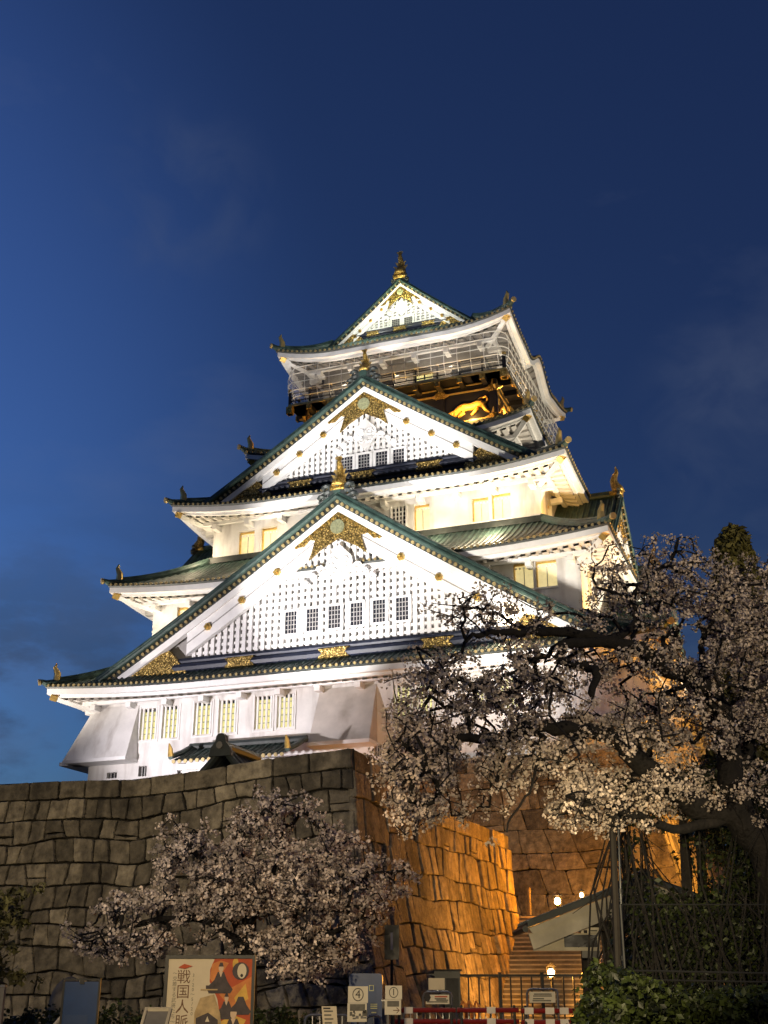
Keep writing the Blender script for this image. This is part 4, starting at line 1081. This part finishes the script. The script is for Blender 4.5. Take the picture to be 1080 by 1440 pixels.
blob([(.40, .34), (.60, .34), (.60, .355), (.40, .355)], 'poster_tan'); blob([(.46, .30), (.50, .30), (.50, .34), (.46, .34)], 'poster_robe')
blob([(.40, .44), (.56, .40), (.64, .60), (.66, .72), (.34, .72), (.34, .60)], 'poster_tan'); blob([(.36, .66), (.50, .60), (.62, .68), (.62, .78), (.36, .78)], 'poster_robe'); blob([(.47, .70), (.495, .64), (.52, .70)], 'paper')
blob([(.34, .82), (.62, .80), (.62, .86), (.34, .86)], 'poster_orange')
blob([(.12, .10), (.19, .06), (.29, .085), (.20, .115)], 'poster_red')
def vtext(s_, x, y, size, m, mb=pp, dy=None):
    for i, ch in enumerate(s_): 
        yy = y + i*(dy or size*1.02); text_into(mb, ch, size*W_*1.0, lambda a, b, yy=yy: (-hw + x*W_ + a, -.004, zt - yy*W_ + b), m)
vtext('戦国人脈', .19, .215, .165, 'ink_brown', dy=.165); vtext('～交差する武将たち～', .085, .17, .058, 'ink_grey'); vtext('3/20～5/20', .305, .19, .052, 'ink_grey')
pp.build('printed_sheet', po)

# numbered queue signs
def queue_sign(x, D, num, label, arrow, wpx, ytop, ybot):
    p = A(x, D); sw = wpx/FPX*D*1.0; z1 = Z(ytop, D); z0 = Z(ybot, D); zm = z0+(z1-z0)*.53
    t = thing('queue_sign', label, 'sign', p, R(random.uniform(-4, 4)), 'numbered queue signs')
    b = MB(); b.box(-sw/2, sw/2, -.012, 0, zm, z1, 'board_white'); b.box(-sw/2-.01, sw/2-.02, -.006, .006, z0, zm-.004, 'board_white')
    rr = (z1-zm)*.40; c = (z1+zm)/2; n = 24
    for i in range(n):
        a0, a1 = 2*math.pi*i/n, 2*math.pi*(i+1)/n
        b.poly([(rr*math.cos(a0)*.9, -.016, c+rr*math.sin(a0)), (rr*math.cos(a1)*.9, -.016, c+rr*math.sin(a1)), (rr*.86*math.cos(a1)*.9, -.016, c+rr*.86*math.sin(a1)), (rr*.86*math.cos(a0)*.9, -.016, c+rr*.86*math.sin(a0))], 'ink')
    text_into(b, num, rr*1.75, lambda x_, y_: (x_*1.0, -.0165, c + y_), 'ink')
    if arrow:
        b.box(-sw*.38, sw*.32, -.012, -.008, zm-(zm-z0)*.48, zm-.03, 'ink_grey'); text_into(b, '→', .17, lambda x_, y_: (x_+.05, -.0125, z0+(zm-z0)*.27+y_), 'ink_brown')
    else:
        b.box(-sw*.40, sw*.36, -.012, -.008, zm-(zm-z0)*.42, zm-.02, 'ink_grey')
        rd = random.Random(4)
        for i in range(14): x_, z_ = rd.uniform(-sw*.42, sw*.28), rd.uniform(z0+.03, z0+(zm-z0)*.5); b.box(x_, x_+rd.uniform(.03, .09), -.011, -.0075, z_, z_+rd.uniform(.02, .07), rd.choice(['ink_grey', 'ink', 'grey_panel']))
    b.build('board', t)
    s_ = MB(); s_.tube([(0, .03, 0), (0, .02, zm)], .02, 'dark_steel', 6); s_.tube([(-.2, .05, .02), (.2, .05, .02)], .02, 'dark_steel', 6); s_.tube([(0, -.2, .02), (0, .25, .02)], .02, 'dark_steel', 6); s_.build('stand', t)
queue_sign(503.5, 24, '4', 'white queue sign with a circled number 4 in front of the blue cabinet', False, 26, 1387, 1437)
queue_sign(553.5, 25, '1', 'white queue sign with a circled number 1 above an arrow', True, 22, 1386, 1427)
# blue cabinet behind them
D = 27; p = A(515, D); cw = 43/FPX*D; zt = Z(1369, D)
c = thing('information_cabinet', 'tall blue rounded cabinet behind the sign with number 4', 'cabinet', p, R(-3)); b = MB(); n = 6; out = []
for i in range(n+1): out.append((-cw/2+.07-.07*math.cos(R(90*i/n)), zt-.07+.07*math.sin(R(90*i/n))))
out2 = [(-x, z) for x, z in out[::-1]]
b.prism([(-cw/2, .05)] + out + out2 + [(cw/2, .05)], lambda w_, d, z: (w_, d, z), -.16, .16, 'blue_board'); b.prism([(-cw/2+.05, .2)] + [(-cw/2+.05, zt-.25), (cw/2-.12, zt-.25), (cw/2-.12, .2)], lambda w_, d, z: (w_, d, z), -.168, -.161, 'blue_board_dark'); b.build('body', c)
b = MB()
for (x0, x1, z0, z1) in ((.07, .17, -.24, -.225), (.07, .17, -.34, -.325), (.07, .085, -.325, -.24), (.155, .17, -.325, -.24), (-.08, .04, -.27, -.25), (-.08, .04, -.31, -.29), (.10, .24, -.60, -.585), (.10, .24, -.64, -.62), (.10, .24, -.68, -.66), (.12, .22, -.76, -.74), (.12, .20, -.82, -.80)): b.box(x0, x1, -.174, -.169, zt+z0, zt+z1, 'crest')
b.build('marking', c)
# dark upright number panel
D = 33; p = A(551, D); b = MB(); t = thing('number_panel', 'dark narrow panel with a grey number 1 on a post before the orange wall', 'sign', p); zc = Z(1325, D)
b.box(-.19, .19, -.03, .03, zc-.42, zc+.42, 'lacquer'); text_into(b, '1', .62, lambda x_, y_: (x_, -.034, zc+y_), 'digit_grey'); b.build('board', t)
b = MB(); b.tube([(0, .06, 0), (0, .06, zc+.3)], .04, 'dark_steel', 6); b.build('post', t)
# leaning leaflet stand
D = 22; p = A(463, D); b = MB(); t = thing('leaflet_stand', 'cream printed notice on a slim stand left of the sign with number 4', 'sign', p, R(6)); zt = Z(1415, D)
M = lambda w_, d, z: (w_ + (z-zt)*-.08, d + (zt-z)*-.15, z)
b.box(-.125, .125, -.01, 0, zt-.42, zt, 'paper', M)
for i in range(5): b.box(-.09, .06-.03*(i % 2), -.014, -.0105, zt-.09-i*.06, zt-.065-i*.06, 'ink_grey', M)
b.box(-.10, .02, -.014, -.0105, zt-.045, zt-.02, 'ink', M); b.build('sheet', t); b = MB(); b.tube([(0, .03, 0), (0, .02, zt-.2)], .015, 'dark_steel', 6); b.box(-.15, .15, -.1, .16, 0, .03, 'dark_steel'); b.build('stand', t)
# grey post
D = 26; p = A(542, D); b = MB(); zt = Z(1408, D); b.box(-.07, .07, -.05, .05, 0, zt, 'grey_panel'); b.box(-.08, .08, -.06, .06, zt+.002, zt+.03, 'steel'); tag(b.build('ticket_post', None, p), 'short grey post between the two numbered queue signs', 'post')
# framed notice stands
def notice(x, D, wpx, yt, yb, label, extra, lines):
    p = A(x, D); t = thing('notice_stand', label, 'sign', p, 0, 'steel framed notice stands'); hw = wpx/FPX*D/2; zt = Z(yt, D); zb = Z(yb, D)
    b = MB(); b.tube([(-hw, 0, 0), (-hw, 0, zt-.1), (-hw+.03, 0, zt-.03), (-hw+.1, 0, zt), (hw-.1, 0, zt), (hw-.03, 0, zt-.03), (hw, 0, zt-.1), (hw, 0, 0)], .028, 'steel', 8); b.tube([(-hw, 0, .25), (hw, 0, .25)], .02, 'steel', 6)
    for s_ in (-1, 1): b.tube([(s_*hw, -.3, .03), (s_*hw, .3, .03)], .025, 'steel', 6)
    b.build('frame', t); b = MB(); b.box(-hw+.06, hw-.06, -.02, .01, zb, zt-.06, 'board_white')
    for (a, c_, m) in lines: b.box(-hw*a[0], hw*a[1], -.025, -.0205, zb+(zt-.06-zb)*c_, zb+(zt-.06-zb)*c_+.03, m)
    if extra: b.prism([(-hw*.72+math.cos(k*1.0472)*.085, zb+(zt-zb)*.55+math.sin(k*1.0472)*.10) for k in range(6)], lambda w_, d, z: (w_, d, z), -.026, -.0205, 'ink')
    b.build('board', t)
    if extra:
        b = MB(); b.box(-hw*.62, hw*.52, -.02, 0, zt+.05, zt+.31, 'paper'); b.tube([(0, .01, zt-.02), (0, .01, zt+.1)], .012, 'steel', 5); b.build('topper', t)
notice(615, 31, 37, 1395, 1412, 'steel framed notice with a dark emblem and a blank card on top', True, [((.2, .7), .72, 'poster_red'), ((.2, .6), .5, 'ink_grey'), ((.75, .7), .16, 'ink_grey'), ((.1, .75), .34, 'ink_grey')])
notice(762, 33, 40, 1391, 1410, 'steel framed white notice before the stairs under the lower lamp', False, [((.55, .6), .72, 'ink_grey'), ((.6, .62), .55, 'ink_grey'), ((.62, .1), .3, 'ink_grey'), ((.65, .55), .12, 'ink_grey')])
# barriers
def barrier(x0, x1, D, label, grp):
    a, b_ = A(x0, D), A(x1, D); L_ = (b_-a).length; t = thing('crowd_barrier', label, 'barrier', (a+b_)/2, 0, grp); h = L_/2; zt = 1.08; b = MB()
    b.tube([(-h, 0, .1), (-h, 0, zt-.1), (-h+.03, 0, zt-.03), (-h+.1, 0, zt), (h-.1, 0, zt), (h-.03, 0, zt-.03), (h, 0, zt-.1), (h, 0, .1)], .025, 'steel', 8); b.tube([(-h, 0, .2), (h, 0, .2)], .02, 'steel', 6)
    b.build('frame', t); b = MB(); n = int(L_/.14)
    for i in range(1, n): b.tube([(-h+L_*i/n, 0, .2), (-h+L_*i/n, 0, zt)], .012, 'steel', 5)
    b.build('bar', t); b = MB()
    for s_ in (-1, 1): b.tube([(s_*h*.8, -.3, .02), (s_*h*.8, 0, .12), (s_*h*.8, .3, .02)], .02, 'steel', 6)
    b.build('foot', t)
barrier(430, 492, 26, 'steel crowd barrier behind the printed notice, left of sign 4', 'steel crowd barriers'); barrier(515, 536, 25.5, 'short steel crowd barrier before the blue cabinet', 'steel crowd barriers')
barrier(568, 640, 31.5, 'steel crowd barrier below the emblem notice', 'steel crowd barriers'); barrier(642, 706, 32, 'steel crowd barrier beside the orange trestle', 'steel crowd barriers')
def red_barrier(x0, x1, D, label, refl):
    a, b_ = A(x0, D), A(x1, D); L_ = (b_-a).length; t = thing('red_barrier', label, 'barrier', (a+b_)/2, 0, 'red plastic bar barriers'); h = L_/2
    for z in (1.10, .86, .62):
        b = MB(); b.tube([(-h, 0, z), (h, 0, z)], .055, 'red_plastic', 8); b.build('bar', t)
    for x in (-h+.1, h-.1):
        b = MB(); b.tube([(x, -.25, 0), (x, 0, 1.18), (x, .25, 0)], .035, 'dark_steel', 6); b.build('leg', t)
    for x in refl:
        b = MB(); b.box(h*x-.10, h*x+.10, -.075, -.058, 1.03, 1.17, 'reflector'); b.box(h*x-.10, h*x+.10, -.075, -.058, .79, .93, 'reflector'); b.build('reflector', t)
red_barrier(555, 640, 30.2, 'red bar barrier in front of the emblem notice', (-.55,)); red_barrier(642, 728, 30.2, 'red bar barrier in front of the orange trestle', (.1,)); red_barrier(731, 820, 29.4, 'red bar barrier with white reflectors beside the hedge', (-.75, -.1, .35))
# orange trestle
D = 33.5; p = A(660, D); t = thing('orange_trestle', 'orange plastic trestle with looped tops behind the barriers', 'barricade', p)
for i, x in enumerate((-.17, -.02, .17)):
    b = MB(); b.tube([(x-.07, -.1, 0), (x-.05, 0, 1.16), (x, 0, 1.26), (x+.06, 0, 1.16), (x+.09, .1, 0)], .035, 'poster_orange', 8); b.build('loop', t)
b = MB(); b.box(-.3, .3, -.04, .04, .55, .7, 'poster_orange'); b.build('board', t)
# black gate at the foot of the stairs
D = 41.0; xa, xb = A(644, D).x, A(1000, D).x; t = thing('stair_gate', 'black barred gate closed across the foot of the stone stairs', 'gate', ((xa+xb)/2, D, 0)); h = (xb-xa)/2; zt = Z(1371, D); b = MB()
for z in (zt, .18): b.box(-h, h, -.03, .03, z-.05, z+.02, 'dark_steel')
b.build('rail', t); n = 24
for i in range(n+1):
    x = -h + 2*h*i/n; b = MB(); q = .05 if i % 4 == 0 else .022; b.box(x-q, x+q, -q-.032, q+.032, .02 if i % 4 == 0 else .2, zt + (.08 if i % 4 == 0 else -.055), 'dark_steel'); b.build('post' if i % 4 == 0 else 'bar', t)
p = A(622, 40); b = MB(); zt = Z(1366, 40); b.box(-.55, .55, -.12, .12, 0, zt, 'lacquer'); b.box(-.6, .6, -.16, .16, zt+.002, zt+.06, 'dark_steel'); b.box(-.5, -.1, -.125, -.12, .2, zt-.2, 'dark_steel'); b.box(.1, .5, -.125, -.12, .2, zt-.2, 'dark_steel'); tag(b.build('dark_cabinet', None, p), 'black cabinet at the foot of the orange wall behind the emblem notice', 'cabinet')

# ticket booth
D = 26.0; xl, xr_, xa_ = pt(740, 1298, D), pt(1003, 1290, D), pt(905, 1233, D)
bx = xa_.x; hw = xa_.x-xl.x; ze, zr_ = xl.z, xa_.z
bt = thing('ticket_booth', 'small open ticket booth with a cream edged gabled roof beside the steel pole', 'booth', (bx, D, 0))
r_ = MB(); sl = (zr_-ze)/hw
for s_ in (-1, 1):
    for (o1, o2, y0, y1, m) in ((.0, .10, -.25, 1.9, 'dark_tile'),):
        r_.add([(0, y0, zr_), (s_*hw, y0, ze), (s_*hw, y1, ze), (0, y1, zr_), (0, y0, zr_-o2), (s_*hw, y0, ze-o2), (s_*hw, y1, ze-o2), (0, y1, zr_-o2)], [(0, 1, 2, 3), (4, 5, 6, 7), (0, 1, 5, 4), (2, 3, 7, 6), (1, 2, 6, 5)], m)
    for i in range(6): y = -.1+i*.36; r_.tube([(0, y, zr_+.02), (s_*hw, y, ze+.02)], .035, 'dark_tile', 5)
    r_.tube([(s_*(hw+.04), -.2, ze-.12), (s_*(hw+.04), 1.85, ze-.12)], .07, 'dark_steel', 6)
r_.tube([(0, -.28, zr_+.05), (0, 1.9, zr_+.05)], .10, 'dark_tile', 7)
ro = r_.build('roof', bt); b = MB()
for s_ in (-1, 1):
    for (o1, o2, y) in ((.11, .22, -.20), (.225, .52, -.16)): b.prism([(0, zr_-o1), (s_*hw*.99, ze-o1), (s_*hw*.955, ze-o2), (0, zr_-o2)], lambda w_, d, z: (w_, d, z), y, y+.06, 'fascia_cream')
b.build('bargeboard', ro)
b = MB(); zb = ze-.12; hb = hw*.42
b.box(-hb-.12, hb+.12, .5, .68, zb, zb+.18, 'wood_dark'); b.box(-hb-.12, hb+.12, 1.5, 1.68, zb, zb+.18, 'wood_dark'); b.prism([(-hb, zb+.19), (hb, zb+.19), (0, zr_-.5)], lambda w_, d, z: (w_, d, z), .56, .62, 'fascia_cream'); b.build('beam', bt)
for x in (-hb, -hb*.55, hb):
    for y in (.59, 1.59):
        b = MB(); b.box(x-.09, x+.09, y-.09, y+.09, 0, zb-.004, 'wood_dark'); b.build('post', bt)
b = MB(); b.box(-hb+.1, hb-.1, .75, 1.2, .0, 1.0, 'wood_dark'); b.build('counter', bt); b = MB(); b.box(-hb*.45, hb-.1, 1.42, 1.49, .0, zb-.1, 'wood_dark'); b.build('back_panel', bt)
b = MB(); z = Z(1337, 26.2); b.prism([(-2.33, z), (-.95, z), (-.95, z+.34), (-2.0, z+.34), (-2.22, z+.16)], lambda w_, d, zz: (w_, d, zz), .25, .33, 'fascia_cream'); b.box(-1.68, -1.0, .235, .248, z+.07, z+.31, 'lacquer'); b.build('hanging_board', bt)
p = pt(830, 1318, 26.3); b = MB(); b.box(-.19, .19, -.02, 0, -.19, .19, 'board_white'); b.box(-.13, -.06, -.026, -.0205, .03, .14, 'ink')
for (x0, x1, z) in ((-.02, .15, .11), (-.02, .15, .06), (-.14, -.03, -.05), (.02, .14, -.05), (-.14, .14, -.12)): b.box(x0, x1, -.026, -.0205, z, z+.03, 'ink_grey')
b.box(-.19, .19, -.02, 0, -.40, -.2, 'grey_panel'); tag(b.build('notice', None, p), 'square white notice hung between the posts of the ticket booth', 'notice')

# steel pole, wire fence
D = 16.0; p = A(871, D); b = MB(); zt = Z(1145, D); b.tube([(0, 0, 0), (.07, 0, zt*.5), (.13, 0, zt)], [.022, .02, .018], 'pole_steel', 10); b.tube([(.13, 0, zt), (.13, 0, zt+.03)], [.024, .012], 'pole_steel', 10)
for z in (.9, 1.9, 2.7): b.tube([(.036*z, 0, z), (.036*z, 0, z+.06)], .034, 'dark_steel', 10)
b.build('pole', None, p); bpy.data.objects['pole'].name = 'steel_pole'; tag(bpy.data.objects['steel_pole'], 'slim shiny steel pole rising beside the ticket booth roof', 'pole')
b = MB(); b.tube([(0, 0, 0), (.08, 0, 1.8), (.13, 0, Z(1160, 16.3))], [.055, .05, .045], 'wood_dark', 8); tag(b.build('wooden_post', None, A(862, 16.3)), 'dark wooden post close behind the steel pole', 'post')
D = 15.2; x0, x1 = A(880, D).x, A(880, D).x+3.6; t = thing('wire_fence', 'dark chain-link fence with thin rails above the hedge', 'fence', ((x0+x1)/2, D, 0)); h = (x1-x0)/2; zt = Z(1272, D); zm = Z(1371, D); b = MB()
b.tube([(-h, 0, zt), (h, 0, zt)], .009, 'dark_steel', 6); b.tube([(-h, 0, zm+.05), (h, 0, zm-.02)], .013, 'dark_steel', 6); b.tube([(-h, 0, zm-.05), (h, 0, zm-.11)], .011, 'dark_steel', 6); b.build('rail', t)
for x in (-h, 0.15, h):
    b = MB(); b.tube([(x, 0, 0), (x, 0, zt)], .02, 'dark_steel', 7); b.build('post', t)
b = MB(); HH = zt-.3; n = int((2*h+HH)/.11)
for i in range(n):
    for s_ in (1, -1):
        a = -h + i*.11 - (HH if s_ > 0 else 0); q = []
        lo, hi = (max(-h, a), min(h, a+HH))
        if hi - lo < .05: continue
        if s_ > 0: b.tube([(lo, .01, .3+(lo-a)), (hi, .01, .3+(hi-a))], .0028, 'dark_steel', 3, False)
        else: b.tube([(lo, .014, .3+HH-(lo-a)), (hi, .014, .3+HH-(hi-a))], .0028, 'dark_steel', 3, False)
b.build('wire_mesh', t)

# lamps on the stairs
def lantern(x, y, D, zb, label, s_=1.0):
    p = pt(x, y, D); t = thing('lantern', label, 'lamp', (p.x, p.y, zb), 0, 'lit lanterns by the stairs'); z = p.z-zb; b = MB(); b.tube([(0, 0, 0), (0, 0, z-.14*s_)], .035, 'dark_steel', 6); b.build('post', t)
    b = MB(); b.tube([(0, 0, z+.2*s_), (0, 0, z+.32*s_)], [.2*s_, .02], 'dark_steel', 8); b.tube([(0, 0, z-.16*s_), (0, 0, z-.12*s_)], .12*s_, 'dark_steel', 8)
    for k in range(4): a = k*math.pi/2+.4; b.tube([(.13*s_*math.cos(a), .13*s_*math.sin(a), z-.13*s_), (.15*s_*math.cos(a), .15*s_*math.sin(a), z+.2*s_)], .012, 'dark_steel', 4)
    b.build('housing', t); b = MB(); b.tube([(0, 0, z-.1*s_), (0, 0, z-.05*s_), (0, 0, z+.08*s_), (0, 0, z+.14*s_)], [.05*s_, .10*s_, .10*s_, .05*s_], 'bulb', 10); b.build('bulb', t, (0, 0, 0), True)
lantern(784, 1268, 52.5, 4.31, 'glowing lantern on a post at the head of the stairs', 1.2)
lantern(775, 1369, 43.6, .7, 'glowing lantern low on the stairs above the white notice', 1.1)
lantern(818, 1259, 53.5, 4.31, 'small glowing lantern just above the booth roof edge', .8)
p = pt(745, 1290, 51.5); b = MB(); b.tube([(0, 0, 0), (0, 0, 1.0)], .07, 'step_stone', 8); b.tube([(0, 0, 1.0), (0, 0, 1.08)], [.09, .05], 'step_stone', 8); tag(b.build('bollard', None, (p.x, p.y, 4.31)), 'pale upright bollard at the head of the stairs', 'bollard')

# left foreground boards
D = 20; p = A(115, D); hw = 22/FPX*D; zt = Z(1379, D); t = thing('blue_board', 'upright blue board in a thin black frame before the dim wall', 'board', p); b = MB(); b.box(-hw, hw, -.01, .01, .3, zt-.015, 'blue_board'); b.box(-hw*.9, hw*.5, -.016, -.0105, .9, 1.2, 'blue_board_dark'); b.build('panel', t); b = MB()
for (a, c_, z0, z1) in ((-hw-.03, -hw, 0, zt), (hw, hw+.03, 0, zt), (-hw-.03, hw+.03, zt+.002, zt+.03)): b.box(a, c_, -.025, .025, z0, z1, 'dark_steel')
b.box(-.03, .04, -.03, .02, zt-.05, zt-.002, 'dark_steel'); b.build('frame', t)
def slanted(x, D, wpx, ytop, label, rim, rot):
    p = A(x, D); hw = wpx/FPX*D/2; zt = Z(ytop, D); t = thing('slanted_board', label, 'board', p, rot); M = lambda w_, d, z: (w_ + d*.35, d*.8, zt - .55 + d*.55 + z); b = MB(); b.box(-hw, hw, 0, .95, 0, .03, 'grey_panel', M); b.build('panel', t); b = MB()
    for (a, c_, d0, d1) in ((-hw-.04, -hw, 0, .98), (hw, hw+.04, 0, .98), (-hw, hw, .953, .98)): b.box(a, c_, d0, d1, .0, .07, rim, M)
    b.build('rim', t); b = MB(); 
    for w_ in (-hw*.6, hw*.6): b.tube([(w_, .1, 0), (w_+.1, .3, zt-.4)], .03, 'dark_steel', 6)
    b.build('leg', t)
slanted(80, 21.5, 20, 1413, 'grey slanted information panel left of the blue board', 'board_white', R(5)); slanted(212, 18, 30, 1424, 'slanted panel with a cream rim left of the exhibition poster', 'fascia_cream', R(25))
D = 19; p = A(0, D); b = MB(); b.box(-.1, .08, -.05, .05, 0, Z(1388, D), 'grey_panel'); b.box(-.11, .09, -.06, .06, Z(1388, D)+.002, Z(1388, D)+.03, 'steel'); b.box(-.06, .04, -.056, -.051, .4, 1.3, 'board_white'); tag(b.build('grey_post_box', None, p), 'grey upright post box at the picture edge', 'post')

# ================================================================== TERRACE ROOFS
t = thing('entrance_porch', 'low green tiled entrance porch on the terrace below the lit windows', 'porch', cas(-4.6, -19, 7.25), PSI)
def pc(u, v, z): return (u+5.8, v+19, z-7.25)
r_ = MB(); x0, x1 = pc(-9.6, 0, 0)[0], pc(-2.6, 0, 0)[0]; E_ = {'e': 13.0, 'r': 14.05}
cols = []
n = int((x1-x0)/.36)
for i in range(n):
    for a, hh_ in ((0, 0), (.30, 0), (.38, .055), (.53, .085), (.68, .055), (.76, 0)): cols.append((x0+(i+a)*.36, hh_))
r_.grid([[(x, -1.4+2.2*k/5, E_['e']-7.25 + (E_['r']-E_['e'])*(.8*k/5+.2*(k/5)**2) + hh_ + .25*max(0, abs(x-(x0+x1)/2)/(x1-x0)*2-.7)) for x, hh_ in cols] for k in range(6)], 'green_tile')
r_.tube([(x0-.1, .8, E_['r']-7.1), (x1+.1, .8, E_['r']-7.1)], .2, 'dark_tile', 8)
for x in (x0, x1): r_.tube([(x, -1.5, E_['e']-7.0), (x, -.4, E_['e']-6.6), (x, .8, E_['r']-7.1)], .15, 'green_tile', 7)
ro = r_.build('roof', t); b = MB()
for i in range(n): b.disc((x0+(i+.53)*.36, -1.4, E_['e']-7.25), (0, -1, 0), .11, .08, 'tile_end', 8)
tag(b.build('eave_tile', ro), None, None, None, 'stuff')
for x in (x0, x1): 
    b = MB(); b.tube([(x, -1.45, E_['e']-6.95), (x, -1.55, E_['e']-6.55), (x, -1.7, E_['e']-6.3)], [.17, .12, .04], 'gold_plain', 6); b.build('roof_ornament', ro)
b = MB(); b.box(x0+.2, x1-.2, -1.1, 1.4, 5.35, E_['e']-7.35, 'plaster_plain'); b.box(x0+.4, x1-.4, -.9, 1.5, 0, 5.34, 'plaster'); b.build('wall', t)
p = Vector(cas(6.6, -41.5, 0)); t = thing('terrace_gate', 'dark tiled gate roof with a ridge-end tile showing just above the terrace wall', 'gate', (p.x, p.y, 7.25), PSI); r_ = MB(); zr2 = 8.92-7.25
for s_ in (-1, 1):
    r_.grid([[(s_*.98*j/8, -1.0+2.6*i/28 , zr2 - 1.0*(1.12*j/8-.12*(j/8)**2) + (.05 if i % 3 == 1 else 0)) for i in range(29)] for j in range(9)], 'dark_tile')
    r_.tube([(s_*.98*j/8, -1.0, zr2+.06-1.0*(1.12*j/8-.12*(j/8)**2)) for j in range(9)], .12, 'dark_tile', 7)
    r_.tube([(s_*.98*j/8, -.65, zr2+.10-1.0*(1.12*j/8-.12*(j/8)**2)) for j in range(9)], .10, 'dark_tile', 7)
r_.tube([(0, -1.0, zr2+.15), (0, 1.6, zr2+.15)], .16, 'dark_tile', 8); ro = r_.build('roof', t)
b = MB(); b.prism([(-.42, -.25), (.42, -.25), (.34, .05), (.2, .22), (.16, .42), (.08, .5), (-.08, .5), (-.16, .42), (-.2, .22), (-.34, .05)], lambda w_, d, z: (w_, -1.2+d, zr2+.02+z), 0, .2, 'dark_tile'); b.disc((0, -1.2, zr2+.12), (0, -1, 0), .12, .07, 'grey_panel', 10); b.build('ridge_end', ro)
for x in (-1.1, 1.1):
    b = MB(); b.box(x-.12, x+.12, -.2, .1, 0, zr2-.75, 'wood_dark'); b.build('post', t)
